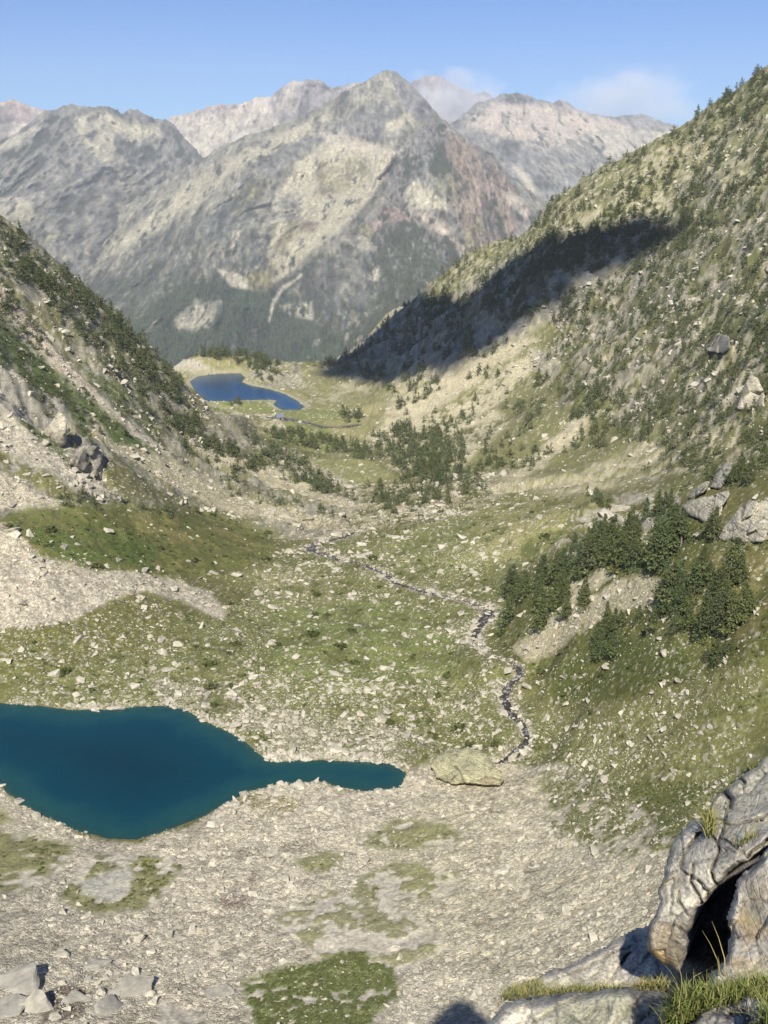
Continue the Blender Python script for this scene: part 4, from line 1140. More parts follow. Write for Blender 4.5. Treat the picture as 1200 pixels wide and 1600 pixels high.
stand([(470, 570), (520, 560), (560, 520), (620, 490), (620, 510), (560, 560), (500, 580)], 60, 4, 7, 'saddle', r_)

PHRASE = {
    'stream': ('', 'pines in the clump by the stream bend'),
    'ledge': ('', 'pines climbing the spur from the stream'),
    'middle': ('', 'pines above the scree tongue'),
    'tall': ('', 'tall pines beside the pale slabs'),
    'thicket': ('', 'pines in the thicket below the slabs'),
    'lower': ('', 'pines below the scree tongue'),
    'scree_edge': ('', 'pines at the scree edge'),
    'shelf': ('', 'small pines on the rocky shelf'),
    'slab': ('', 'pines against the pale slabs'),
    'bench': ('', 'pines on the bench above the slabs'),
    'crags': ('', 'pines among the crags of the right slope'),
    'upper': ('', 'pines on the upper right slope'),
    'shade': ('', 'pines inside the cloud shadow'),
    'meadow_slope': ('', 'pines dotted over the grassy scree slope'),
    'valley': ('', 'pines of the valley floor wood'),
    'boulder_field': ('', 'pines among the valley boulders'),
    'left_foot': ('', 'pines along the left slope foot'),
    'left_crest': ('', 'pines along the left crest'),
    'left_gully': ('', 'stunted pines by the pale gully'),
    'outcrop': ('', 'stunted pines on the left outcrop'),
    'outcrop_foot': ('', 'young pines below the left outcrop'),
    'lip': ('', 'pines beyond the blue lake'),
    'lake_shore': ('', 'pines on the blue lake shore'),
    'saddle': ('', 'pines on the saddle'),
}
ORD = ['leftmost', 'second from left', 'third from left', 'fourth from left', 'fifth from left', 'sixth from left', 'seventh from left', 'eighth from left',
       'ninth from left', 'tenth from left', 'eleventh from left', 'twelfth from left', 'thirteenth from left', 'fourteenth from left', 'fifteenth from left', 'sixteenth from left', 'seventeenth from left', 'eighteenth from left', 'nineteenth from left', 'twentieth from left', 'twenty-first from left', 'twenty-second from left', 'twenty-third from left', 'twenty-fourth from left', 'twenty-fifth from left', 'twenty-sixth from left', 'twenty-seventh from left', 'twenty-eighth from left', 'twenty-ninth from left', 'thirtieth from left']
POOL.sort(key=lambda t: -t[0])
single, rest = POOL[:298], POOL[298:]
TANCH = [
    (800, 960, 'pine at the left end of the clump by the stream bend'), (862, 930, 'pine at the right end of the clump by the stream bend'), (885, 885, 'pine in the row climbing from the stream clump'), (935, 865, 'pine at the top of the row from the stream clump'),
    (985, 870, 'pine in the stand above the scree tongue'), (1035, 860, 'tall pine left of the pale slabs'), (1045, 950, 'pine in the left half of the thicket'), (1085, 940, 'pine in the heart of the thicket below the slabs'), (1130, 950, 'pine in the right half of the thicket'),
    (1100, 1020, 'small pine under the thicket'), (945, 1000, 'pine in the small group below the scree tongue'), (1005, 975, 'little pine between the two lower stands'), (905, 950, 'pine on the left edge of the scree tongue'), (920, 795, 'small pine on the rocky shelf'),
    (1025, 800, 'small pine above the tall stand'), (1110, 838, 'pine at the foot of the pale slabs'), (1060, 745, 'pine at the left end of the wooded bench'), (1100, 735, 'pine on the wooded bench above the ledge rock'), (1140, 725, 'pine near the tilted grey slab'),
    (1180, 740, 'pine on the bench at the right edge'), (1080, 700, 'pine on the upper left of the bench'), (1130, 685, 'pine on the upper bench'), (1180, 680, 'pine at the bench top by the right edge'), (1180, 610, 'pine round the pale smooth rock face'), (1110, 620, 'pine on the crags above the bench'),
    (1040, 640, 'pine on the low crags right of the grassy scree'), (960, 620, 'pine at the left foot of the crags'), (900, 590, 'pine at the left edge of the crags'), (1060, 560, 'pine on the crags left of the jutting crag'), (1130, 550, 'pine by the jutting crag with the hollow'),
    (1180, 530, 'pine at the right edge level with the jutting crag'), (970, 540, 'pine on the crags under the shaded band'), (1040, 480, 'pine below the right end of the shade'), (1110, 470, 'pine on the crags above the jutting crag'), (1180, 440, 'pine high on the crags at the right edge'),
    (1100, 380, 'pine at the right tip of the shade'), (1180, 330, 'pine on the upper slope at the right edge'), (960, 440, 'pine in the shade on the right slope'), (840, 470, 'pine in the middle of the shade'), (700, 530, 'pine in the left part of the shade'), (1050, 290, 'pine on the sunny upper right slope'), (880, 350, 'pine on the sunny crest above the shade'),
    (640, 690, 'pine in the valley floor wood'), (470, 690, 'pine in the left arm of the valley wood'), (660, 770, 'small pine among the valley boulders'), (750, 680, 'pine on the grassy scree slope'), (860, 660, 'pine in a clump on the grassy slope'), (440, 740, 'pine on the left slope foot'), (340, 710, 'pine low on the left scree'),
    (30, 370, 'pine at the top of the left crest'), (80, 420, 'pine high on the left crest'), (130, 480, 'pine on the middle of the left crest'), (190, 530, 'pine on the lower left crest'), (250, 590, 'pine low on the left crest'), (280, 650, 'pine where the left crest meets the valley'), (60, 460, 'pine left of the pale gully'),
    (100, 520, 'pine right of the pale gully'), (40, 560, 'stunted pine on the green gully side'), (150, 640, 'stunted pine in the left green gully'), (130, 690, 'stunted pine on the left outcrop'), (60, 640, 'stunted pine by the pale upright crag'), (100, 780, 'young pine below the left outcrop'), (260, 800, 'young pine on the left heath edge'), (350, 560, 'pine beyond the blue lake'), (360, 632, 'pine on the blue lake shore')]
by = {}
for t in single:
    tx, ty = project(t[1])
    by.setdefault(int(np.argmin([(tx - a[0]) ** 2 + 1.5 * (ty - t[0] * .5 - a[1]) ** 2 for a in TANCH])), []).append(t)
for key, lst in by.items():
    lst.sort(key=lambda t: float(project(t[1])[0]))
    for k, (sh, p, h, zone) in enumerate(lst):
        big = sh > 26
        cm, tm = (NEAR_PINES if big else MID_PINES)[RNG.integers(0, 8 if big else 4)]
        e = empty('pine_tree', (p[0], p[1], p[2] - .1), RNG.uniform(0, 6.28))
        h *= .9; w = h * RNG.uniform(.92, 1.3); e.scale = (w, w, h)
        lab = TANCH[key][2]
        if len(lst) > 1: lab = f'{lab}, {ORD[k]}' if len(lst) <= 30 else lab
        tag(e, lab, 'pine tree', PHRASE[zone][1])
        obj('crown', cm, e); obj('trunk', tm, e)
if rest:
    pts = np.array([t[1] for t in rest]); hs = np.array([t[2] for t in rest]); n = len(rest)
    wd = hs * RNG.uniform(1.0, 1.6, n)
    scatter('pine_wood', pts - np.array([0, 0, .1]), np.stack([RNG.normal(0, .04, n), RNG.normal(0, .04, n), RNG.uniform(0, 6.28, n)], -1),
            np.stack([wd, wd, hs], -1), RNG.integers(0, 4, n), MID_JOINED)

# far forest on the mountains across the valley
fp = []
for o_name, (V, (fx, fy), c) in far_grids.items():
    nt_, nx_ = V.shape[:2]
    g = c.reshape(-1, 3); dark = np.nonzero((g[:, 0] < .10) & (fy.ravel() < 660) & (fx.ravel() > -20) & (fx.ravel() < 900))[0] if len(c.shape) == 3 else []
    dark = dark[(dark // nx_ < nt_ - 1) & (dark % nx_ < nx_ - 1)] if len(dark) else dark
    if not len(dark): continue
    take = RNG.choice(dark, size=min(len(dark), 11000), replace=False)
    r, q = take // nx_, take % nx_
    u = RNG.random(len(take))[:, None]; v = RNG.random(len(take))[:, None]
    fp.append((V[r, q] * (1 - u) + V[r, q + 1] * u) * (1 - v) + (V[r + 1, q] * (1 - u) + V[r + 1, q + 1] * u) * v)
if fp:
    fp = np.concatenate(fp); n = len(fp); hs = RNG.uniform(8, 17, n); wd = hs * RNG.uniform(1.0, 1.5, n)
    scatter('forest', fp - np.array([0, 0, .5]), np.stack([np.zeros(n), np.zeros(n), RNG.uniform(0, 6.28, n)], -1), np.stack([wd, wd, hs], -1), RNG.integers(0, 3, n), FAR_PINES)

# low shrubs on the dark green ground
lum = C.mean(1); gq = C[Qv]
grn = (gq[:, 1] > gq[:, 0] * .98) & (gq.mean(1) < .115) & (DV[Qv] < 600) & (sd1[Qv] < -1) & (sd2[Qv] < -1)
m = np.nonzero(grn)[0]
if len(m):
    sel = RNG.choice(m, size=min(len(m), 2600), replace=False); pts = cell_points(sel, RNG); n = len(pts)
    rg = np.linalg.norm(pts, axis=1); s = np.clip(rg / FPX * 1.5 * (1 - RNG.random(n)) ** -.45, .2, 1.8)
    scatter('shrubs', pts - np.array([0, 0, .05]), np.stack([np.zeros(n), np.zeros(n), RNG.uniform(0, 6.28, n)], -1), np.stack([s, s, s * RNG.uniform(.7, 1.3, n)], -1), RNG.integers(0, 4, n), SHRUBS)

# low turf on the green patches of the scree
tq = (gq[:, 1] > gq[:, 0] * .93) & (gq.mean(1) < .17) & (QPY > 1225) & (DV[Qv] > 45) & (sd1[Qv] < -1)
m = np.nonzero(tq)[0]
if len(m):
    sel = RNG.choice(m, size=min(len(m), 5000), replace=False); pts = cell_points(sel, RNG); n = len(pts)
    s = np.linalg.norm(pts, axis=1) / FPX * np.minimum(1.5 * (1 - RNG.random(n)) ** -.3, 4.0)
    scatter('turf', pts - np.array([0, 0, .03]), np.stack([np.zeros(n), np.zeros(n), RNG.uniform(0, 6.28, n)], -1), np.stack([s, s, s * .7], -1), RNG.integers(0, 4, n), SHRUBS)

# ------------------------------------------------------------------ stones and boulders
shoreline = np.exp(-((sd1[Qv] + .7) / .9) ** 2) * 2.2
dens = (stone_m[Qv] ** 1.3 + shoreline) * sstep(-.5, .25, nz5[Qv] + .6 * nz14[Qv] + .35 * stone_m[Qv]) + .04
dens = dens * np.exp(1.5 * nz14[Qv] + 1.3 * nz40[Qv]) * (sd1[Qv] < .6) * (sd2[Qv] < .5) * (QPX > -60) * (QPX < 1260) * (DV[Qv] > 45) * (DV[Qv] < 850)
NST = 170000
sel = RNG.choice(len(Qv), size=NST, p=dens / dens.sum()); pts = cell_points(sel, RNG)
rg = np.linalg.norm(pts, axis=1)
px_size = .80 * (1 - RNG.random(NST)) ** (-1 / 1.72); px_size = np.minimum(px_size, 10.5)       # radius in photo pixels at the viewer's distance of each stone
size = np.clip(px_size * rg / FPX , .09, 3.0)
order = np.argsort(-size / rg)
BIG = order[:240]; SMALL = order[240:]
n = len(SMALL)
sq = RNG.uniform(.6, 1.05, (n, 3)); sq[:, 2] *= .8
scatter('stones', pts[SMALL] - np.array([0, 0, 1]) * (size[SMALL] * .18)[:, None], np.stack([RNG.normal(0, .35, n), RNG.normal(0, .35, n), RNG.uniform(0, 6.28, n)], -1),
        sq * size[SMALL][:, None], RNG.integers(0, len(STONES), n), STONES)
ANCHOR = [
    (60, 1330, 'boulder by the turf mound at the left edge below the lake'), (180, 1380, 'boulder around the round turf patch below the lake'), (330, 1300, 'boulder on the scree under the lake bay'),
    (450, 1290, 'boulder on the pale scree under the narrow lake arm'), (590, 1270, 'boulder in the scree left of the domed boulder'), (700, 1270, 'boulder just below the domed boulder'), (830, 1250, 'boulder right of the domed boulder'),
    (930, 1240, 'boulder in the stony grass right of the outlet'), (60, 1440, 'boulder in the scree at the left edge'), (200, 1470, 'boulder in the lower left scree near the broken block'), (340, 1420, 'boulder beside the dark damp streak in the scree'),
    (480, 1420, 'boulder in the middle scree left of the long slab'), (620, 1370, 'boulder by the turf strips under the narrow arm'), (760, 1360, 'boulder in the scree centre above the slab'), (900, 1360, 'boulder in the scree left of the foreground outcrop'),
    (60, 1560, 'boulder between the big slabs at lower left'), (250, 1580, 'boulder at the bottom left of the green patch'), (400, 1510, 'boulder at the upper edge of the bottom green patch'), (520, 1560, 'boulder in the green patch at the bottom'), (680, 1500, 'boulder in the lowest scree left of the grassy slab'),
    (800, 1500, 'boulder in the scree just above the grassy slab'), (760, 1430, 'boulder in the scree well above the grassy slab'), (860, 1440, 'boulder in the scree by the yellowish square block'), (940, 1430, 'boulder in the scree beside the overhanging rock'), (60, 1060, 'boulder on the left end of the far lake shore'), (200, 1070, 'boulder on the heath above the lake'), (330, 1100, 'boulder at the bend of the far lake shore'), (460, 1140, 'boulder above the start of the narrow lake arm'),
    (580, 1150, 'boulder above the end of the narrow lake arm'), (690, 1130, 'boulder on the meadow left of the outlet stream'), (760, 1060, 'boulder on the left stream bank'), (850, 1090, 'boulder on the right stream bank'), (980, 1130, 'boulder on the green slope below the pines'),
    (1120, 1110, 'boulder on the grass at the right edge'), (1100, 1200, 'boulder on the slope behind the foreground outcrop'), (140, 960, 'boulder under the grey scree tongue'), (280, 1000, 'boulder on the dark heath right of the tongue'), (430, 990, 'boulder on the green meadow right of the heath'),
    (570, 1010, 'boulder in the middle of the meadow'), (680, 980, 'boulder on the meadow by the stream bend'), (60, 880, 'block in the grey scree tongue'), (420, 900, 'boulder on the dry grass beyond the tongue'), (600, 880, 'boulder on the inner side of the stream loop'),
    (740, 870, 'boulder on the yellow meadow beyond the stream'), (850, 830, 'boulder at the foot of the rocky shelf'), (930, 940, 'block in the scree tongue between the pine stands'), (1060, 860, 'block among the pines by the pale slabs'), (560, 800, 'boulder where the valley narrows'),
    (720, 790, 'boulder on the bench under the grassy scree slope'), (250, 760, 'block on the left scree band'), (60, 720, 'block on the left edge scree'), (420, 790, 'block at the foot of the left scree'), (700, 680, 'block on the grassy scree slope'), (1000, 600, 'block on the right crags'), (150, 560, 'block by the pale gully')]
reg = {}
ppx, ppy = project(pts)
for i in BIG:
    reg.setdefault(int(np.argmin([(ppx[i] - a[0]) ** 2 + 1.6 * (ppy[i] - a[1]) ** 2 for a in ANCHOR])), []).append(i)


def boulder(p, s, lab, grp, flat=1.0, mesh=None, rz=None):
    b = obj('boulder', mesh or BOULDERS[RNG.integers(0, len(BOULDERS))])
    b.location = (p[0], p[1], p[2] + s * (.12 if mesh is None else -.02) * flat); b.scale = (s, s * RNG.uniform(.75, 1), s * RNG.uniform(.7, .95) * flat)
    b.rotation_euler = (RNG.normal(0, .2), RNG.normal(0, .2), RNG.uniform(0, 6.28) if rz is None else rz)
    return tag(b, lab, 'boulder', grp)


for k, ids in reg.items():
    lb = ANCHOR[k][2]; ids.sort(key=lambda i: ppx[i])
    for j, i in enumerate(ids):
        boulder(pts[i], size[i], lb if len(ids) == 1 else f'{lb}, {ORD[j]}' if len(ids) <= 23 else lb, 'boulders strewn over the valley')
# boulders one can point at
for px, py, w, fl, lab in (
        (370, 896, 20, .9, 'rounded pale boulder alone on the green ground right of the grey scree tongue'),
        (452, 925, 17, .9, 'pale boulder left of the stream on the dry grass'), (466, 930, 13, .8, 'low boulder touching the pale boulder on the dry grass'),
        (88, 1050, 22, 1.0, 'cream boulder above the left end of the dark lake'), (57, 1080, 20, .7, 'pointed grey boulder just above the lake beside the cream one'),
        (120, 998, 30, .5, 'long flat slab in the dark heath above the lake'), (262, 1045, 27, .7, 'wide pale boulder on the meadow above the lake'),
        (363, 1081, 26, .95, 'blocky pale boulder above the lake inlet'), (396, 1055, 24, .6, 'flat pale boulder on the meadow up the slope from the blocky one'),
        (312, 1075, 17, 1.0, 'angular boulder between the wide and the blocky pale boulders'), (410, 1105, 22, .8, 'pale boulder at the bend of the lake shore'),
        (523, 1168, 25, .9, 'grey boulder just above the narrow arm of the lake'), (457, 1168, 24, 1.0, 'tall grey boulder above the start of the narrow lake arm'),
        (150, 1109, 17, .6, 'white boulder half in the lake at the far shore'), (182, 1104, 28, .5, 'low pale slab on the far lake shore beside the white boulder'),
        (268, 1102, 12, .8, 'white stone on the point of the far lake shore'), (318, 1126, 16, .6, 'flat stone at the lake edge below the meadow'),
        (417, 1188, 12, .9, 'pale stone at the corner where the lake narrows'), (583, 1188, 18, .7, 'orange tinged stone at the edge of the narrow lake arm'),
        (825, 1070, 19, .9, 'rounded grey boulder on the right bank of the stream'), (571, 1062, 20, .7, 'white boulder in the middle of the green meadow'),
        (48, 830, 17, 1.4, 'upright pale block at the top of the grey scree tongue'), (24, 826, 24, .7, 'large pale block at the head of the grey scree tongue'),
        (225, 948, 15, .8, 'pale boulder just below the grey scree tongue'), (610, 838, 22, .6, 'flat pale slab near the far meadow above the stream'),
        (720, 838, 24, .6, 'pale boulder on the yellow rise beyond the stream'), (950, 1040, 20, .5, 'white flat stone on the green slope below the pines'),
        (820, 1395, 26, .8, 'yellowish square block in the pale scree beside the slab'), (884, 1420, 22, .7, 'greenish block in the scree above the foreground rock'),
        (905, 1425, 16, .8, 'rust red block in the scree above the foreground rock'), (876, 1442, 12, .7, 'small rust red stone below the red block'),
        (930, 1330, 30, .6, 'wide pale block on the scree above the foreground rock'), (785, 1358, 26, .7, 'rounded pale boulder in the middle of the scree'),
        (606, 1415, 46, .4, 'long flat grey slab lying in the scree'), (620, 1480, 20, .5, 'white flat stone in the scree centre'),
        (284, 1462, 24, .9, 'pale pink block in the lower left scree'), (268, 1468, 16, .9, 'pale block leaning on the pink block'),
        (236, 1485, 16, 1.0, 'orange stained block in the lower left scree'), (150, 1500, 42, .7, 'big broken block with a dark cleft at lower left'),
        (205, 1545, 70, .55, 'large smooth slab dipping to the right at lower left'), (20, 1530, 95, .6, 'huge smooth grey slab at the lower left edge'),
        (0, 1570, 75, .6, 'second smooth slab below the huge grey slab'), (175, 1570, 60, .5, 'broad grey slab below the smooth slab'),
        (345, 1550, 44, .5, 'grey slab beside the green patch at the bottom'), (120, 1560, 50, .45, 'reddish brown slab between the lower left slabs'),
        (945, 800, 34, .8, 'creviced beige rock among the small pines right of centre'), (972, 790, 40, .9, 'biggest beige rock of the knob among the small pines'), (990, 806, 24, .8, 'small beige rock right of the biggest one on the knob'), (962, 812, 20, .7, 'low beige rock under the biggest one on the knob'),
        (60, 1575, 60, .5, 'dark edged slab between the second smooth slab and the brown slab'), (300, 1520, 30, .7, 'pale block above the bottom edge left of the green patch'), (425, 1330, 22, .8, 'pale block in the damp streak below the lake bay'),
        (95, 1490, 26, .8, 'pale block above the huge grey slab'), (240, 1562, 24, .8, 'white block right of the broad slab')):
    p = hit(px, py + w * .2 * fl)
    if p is None: continue
    big = w > 38
    boulder(p, w * .5 * np.linalg.norm(p) / FPX * 1.1, lab, 'boulders that stand out', fl, SLABS[int(px) % 4] if big and py > 1000 else None)

# ------------------------------------------------------------------ the crag the viewer stands on: rocks at the lower right
def rock_material(name='lichened_granite', k=1.0, bd=.013):
    m, nt, b = new_mat(name)
    at = N(nt, 'ShaderNodeAttribute', attribute_name='Col')
    tc0 = N(nt, 'ShaderNodeTexCoord').outputs['Object']
    mp0 = N(nt, 'ShaderNodeMapping'); mp0.inputs['Scale'].default_value = (k, k, k); nt.links.new(tc0, mp0.inputs['Vector']); tc = mp0.outputs[0]
    big = noise_node(nt, tc, 2.2, 5, .62); mid = noise_node(nt, tc, 9.0, 5, .65); fine = noise_node(nt, tc, 46.0, 3, .6); lich = noise_node(nt, tc, 7.0, 6, .72)
    c = mul_col(nt, at.outputs['Color'], ramp(nt, big, [(.30, (.70, .70, .73)), (.70, (1.22, 1.20, 1.15))]))
    c = mul_col(nt, c, ramp(nt, mid, [(.32, (.66, .66, .68)), (.5, (1, 1, 1)), (.70, (1.25, 1.25, 1.22))]))
    c = mul_col(nt, c, ramp(nt, fine, [(.32, (.55, .55, .57)), (.5, (1, 1, 1)), (.70, (1.38, 1.38, 1.34))]))
    c = mix_col(nt, ramp(nt, lich, [(.60, (0, 0, 0)), (.67, (.65,) * 3)]), c, (.34, .345, .20))
    c = mix_col(nt, ramp(nt, noise_node(nt, tc, 4.3, 6, .7), [(.62, (0, 0, 0)), (.68, (.6,) * 3)]), c, (.115, .11, .105))
    nt.links.new(c, b.inputs['Base Color'])
    # foliation: thin broken layers dipping to the right, and joints
    mp = N(nt, 'ShaderNodeMapping'); mp.inputs['Rotation'].default_value = (.5, -.55, .3); mp.inputs['Scale'].default_value = (1.2, 1.2, 9.0); nt.links.new(tc, mp.inputs['Vector'])
    fol = noise_node(nt, mp.outputs[0], 2.6, 4, .6)
    vo = N(nt, 'ShaderNodeTexVoronoi', feature='DISTANCE_TO_EDGE'); vo.inputs['Scale'].default_value = 2.3; nt.links.new(mp.outputs[0], vo.inputs['Vector'])
    jn = math_node(nt, 'MINIMUM', vo.outputs['Distance'], .06)
    c = mul_col(nt, c, ramp(nt, vo.outputs['Distance'], [(0, (.78, .77, .75)), (.03, (1, 1, 1))]))
    c = mul_col(nt, c, ramp(nt, fol, [(.32, (.90, .90, .91)), (.6, (1.06, 1.06, 1.05))]))
    nt.links.new(c, b.inputs['Base Color'])
    hsum = math_node(nt, 'ADD', math_node(nt, 'MULTIPLY', mid, .7), math_node(nt, 'MULTIPLY', fine, .3))
    hsum = math_node(nt, 'ADD', hsum, math_node(nt, 'ADD', math_node(nt, 'MULTIPLY', fol, .10), math_node(nt, 'MULTIPLY', jn, 3.0)))
    bump(nt, b, hsum, .95, bd)
    return m


mat_rock = rock_material()
mat_crag = rock_material('crag_rock', .09, .5)
GREY_ROCK = (.45, .42, .355)


def fg_rock(name, outline, depths, parent, cracks=(), strata=None, edge=(26, .55), thick=1.6, step=3.0, lump=.10, seed=1, colour=GREY_ROCK, stains=(), facet=(40, .05), mat=None):
    """a boulder with its own distance and thickness: the seen face from an outline and distances, rounded over at the rim and closed behind"""
    O = np.array(outline, float)
    x0, y0 = O.min(0) - step; x1, y1 = O.max(0) + step
    gx = np.arange(x0, x1 + step, step); gy = np.arange(y0, y1 + step, step)
    X, Y = np.meshgrid(gx, gy); nr, nc = X.shape; X = X.ravel(); Y = Y.ravel()
    jx = np.stack([X, Y, X * 0], -1)
    rag = (5 * noise(jx, 34, seed + 3) + 2.5 * noise(jx, 12, seed + 4)) * min(1.0, (x1 - x0) / 200)
    sd = poly_sd(X, Y, O) + rag
    q = quads(nr, nc); keep = (sd[q] > 0).all(1); q = q[keep]
    used, inv = np.unique(q, return_inverse=True); q = inv.reshape(-1, 4)
    X, Y, sd = X[used], Y[used], sd[used]
    rb = RBF([(d[0] / 200, d[1] / 200) for d in depths], [d[2] for d in depths], 1e-5)
    r = rb(np.stack([X / 200, Y / 200], -1))
    s = np.clip(sd / edge[0], 0, 1); r = r + edge[1] * (1 - np.sqrt(np.maximum(1 - (1 - s) ** 2, 0)))
    pp = np.stack([X / 60, Y / 60, r * 0 + seed], -1)
    r = r - lump * .6 * fbm(pp, 1.3, 4, seed, .55)
    # broken faces: each joint block has its own tilt
    rf = np.random.default_rng(seed + 200); nb = int(max(4, (x1 - x0) * (y1 - y0) / facet[0] ** 2))
    ctr = np.stack([rf.uniform(x0, x1, nb), rf.uniform(y0, y1, nb)], -1)
    wX = X + facet[0] * .10 * noise(pp, .5, seed + 61) + facet[0] * .04 * noise(pp, .15, seed + 63); wY = Y + facet[0] * .10 * noise(pp, .5, seed + 62) + facet[0] * .04 * noise(pp, .15, seed + 64)
    d2 = (wX[:, None] * .8 + wY[:, None] * .45 - ctr[None, :, 0] * .8 - ctr[None, :, 1] * .45) ** 2 * 1.5 + (wY[:, None] * .8 - wX[:, None] * .45 - ctr[None, :, 1] * .8 + ctr[None, :, 0] * .45) ** 2 * .6
    kf = d2.argmin(1); two = np.partition(d2, 1, axis=1) if nb > 1 else d2
    r = r + facet[1] * (rf.normal(0, .8, nb)[kf] + ((X - ctr[kf, 0]) * rf.normal(0, .8, nb)[kf] + (Y - ctr[kf, 1]) * rf.normal(0, .8, nb)[kf]) / facet[0])
    joint = np.exp(-((np.sqrt(two[:, 1]) - np.sqrt(two[:, 0])) / (facet[0] * .05)) ** 2) if nb > 1 else 0 * r
    r = r + facet[1] * .25 * joint
    if strata:
        ang, wl, amp = strata
        ph = (X * math.cos(ang) + Y * math.sin(ang)) / wl + 1.2 * noise(pp, 1.4, seed + 9)
        saw = ph - np.floor(ph); r = r + amp * saw * (.5 + .5 * noise(pp, 1.0, seed + 10))
    c = np.tile(np.array(colour), (len(X), 1))
    c *= (1 - .22 * joint)[:, None]
    for line, w, dpt in cracks:
        d, _ = line_dist(X + 3 * noise(jx[used], 16, 5), Y + 3 * noise(jx[used], 14, 6), line)
        g = np.exp(-(d / (w * .55)) ** 2); r = r + dpt * .6 * g; c *= (1 - .55 * g)[:, None]
    for cc, poly, soft, a in stains:
        m = sstep(-soft, soft, poly_sd(X, Y, poly) + 14 * noise(jx[used], 30, seed + 12)) * a; c = lerp3(c, cc, m)
    V = ray(X, Y); V = V / np.linalg.norm(V, axis=1)[:, None] * r[:, None]
    # close behind: push the rim back and cap
    e = np.concatenate([q[:, [0, 1]], q[:, [1, 2]], q[:, [2, 3]], q[:, [3, 0]]])
    key = np.sort(e, 1); _, first, cnt = np.unique(key, axis=0, return_index=True, return_counts=True)
    be = e[first[cnt == 1]]
    rim = np.unique(be); cen = V.mean(0)
    dirv = V[rim] / np.linalg.norm(V[rim], axis=1)[:, None]
    rings = [V]; Fq = [q]; base = len(V); prev = {v: v for v in rim}
    Vall = V; call = c
    for k, (push, shr) in enumerate(((.35, .02), (.75, .10), (1.0, .35))):
        nv = V[rim] + dirv * thick * push; nv = nv + (cen + dirv.mean(0) * thick * push - nv) * shr
        cur = {v: base + i for i, v in enumerate(rim)}
        Fq.append(np.array([[prev[b], prev[a], cur[a], cur[b]] for a, b in be]))
        Vall = np.concatenate([Vall, nv]); call = np.concatenate([call, np.tile(np.array(colour) * .9, (len(nv), 1))]); base += len(nv); prev = cur
    cb = len(Vall); Vall = np.concatenate([Vall, (cen + dirv.mean(0) * thick * 1.05)[None]]); call = np.concatenate([call, np.array([colour])])
    tri = np.array([[prev[b], prev[a], cb] for a, b in be])
    me = mesh_from(name, Vall, [np.concatenate(Fq), tri], call, True, mat or mat_rock)
    return obj(name, me, parent)


oc = empty('rock_outcrop', tuple(ray(1120, 1600) * 5.2)); oc_inv = Matrix.Translation(-Vector(oc.location))


def under(o):
    o.matrix_parent_inverse = oc_inv; return o


tag(oc, 'grey cracked outcrop with a dark cleft at the lower right edge', 'rock outcrop')
under(fg_rock('overhanging_block',
              [(1215, 1172), (1185, 1190), (1160, 1205), (1132, 1230), (1112, 1255), (1105, 1275), (1080, 1283), (1062, 1305), (1042, 1336), (1036, 1370), (1030, 1405), (1022, 1435),
               (1006, 1456), (1010, 1488), (1030, 1503), (1060, 1520), (1070, 1500), (1072, 1465), (1090, 1422), (1114, 1390), (1142, 1362), (1172, 1340), (1205, 1314), (1330, 1240), (1330, 1100)],
              [(1215, 1180, 6.95), (1130, 1240, 6.75), (1180, 1260, 6.45), (1075, 1290, 6.75), (1100, 1330, 6.3), (1050, 1360, 6.45), (1060, 1420, 6.3), (1020, 1460, 6.4), (1060, 1510, 6.55), (1120, 1370, 6.15),
               (1190, 1310, 6.0), (1320, 1200, 6.2), (1150, 1220, 6.75), (1130, 1300, 6.35)], oc,
              cracks=[([(1106, 1270), (1112, 1300), (1124, 1325), (1118, 1345), (1112, 1362), (1120, 1384)], 3.0, .22), ([(1096, 1300), (1076, 1318), (1064, 1350)], 5, .20),
                      ([(1082, 1352), (1080, 1380), (1092, 1398), (1100, 1412)], 3.5, .15), ([(1062, 1392), (1060, 1410), (1078, 1432)], 2.5, .12), ([(1030, 1440), (1062, 1450), (1076, 1462)], 3, .07),
                      ([(1128, 1232), (1145, 1250), (1140, 1262)], 7, .35), ([(1145, 1215), (1165, 1222)], 4, .22), ([(1125, 1310), (1165, 1335)], 3, .05), ([(1168, 1338), (1200, 1312)], 4, .25), ([(1105, 1275), (1150, 1290), (1215, 1268)], 3, .12)],
              strata=(1.05, 15, .010), edge=(12, .26), thick=1.3, step=2.0, lump=.05, seed=3,
              stains=[((.36, .29, .19), [(1010, 1450), (1060, 1440), (1075, 1480), (1060, 1520), (1010, 1490)], 14, .75), ((.33, .32, .24), [(1120, 1200), (1215, 1180), (1215, 1260), (1140, 1280)], 20, .5),
                      ((.40, .26, .11), [(1005, 1480), (1030, 1490), (1035, 1506), (1010, 1495)], 6, .6)]))
under(fg_rock('lichen_block',
              [(1340, 1230), (1210, 1316), (1182, 1346), (1160, 1368), (1146, 1400), (1140, 1440), (1138, 1480), (1134, 1502), (1110, 1522), (1098, 1550), (1100, 1600), (1340, 1640)],
              [(1340, 1250, 5.1), (1200, 1330, 5.4), (1150, 1380, 5.45), (1140, 1450, 5.4), (1200, 1420, 5.2), (1200, 1500, 5.15), (1120, 1530, 5.3), (1110, 1590, 5.3), (1320, 1450, 4.9), (1320, 1600, 4.9)], oc,
              cracks=[([(1215, 1312), (1190, 1345), (1160, 1372)], 4, .08)], edge=(10, .3), thick=1.1, step=2.2, lump=.04, seed=9, facet=(60, .03), colour=(.46, .43, .365),
              stains=[((.47, .33, .16), [(1150, 1440), (1185, 1420), (1200, 1450), (1180, 1490), (1150, 1500)], 10, .6), ((.45, .35, .22), [(1160, 1380), (1215, 1370), (1215, 1410), (1170, 1410)], 14, .5), ((.42, .32, .18), [(1140, 1500), (1200, 1490), (1200, 1525), (1140, 1530)], 10, .4)]))
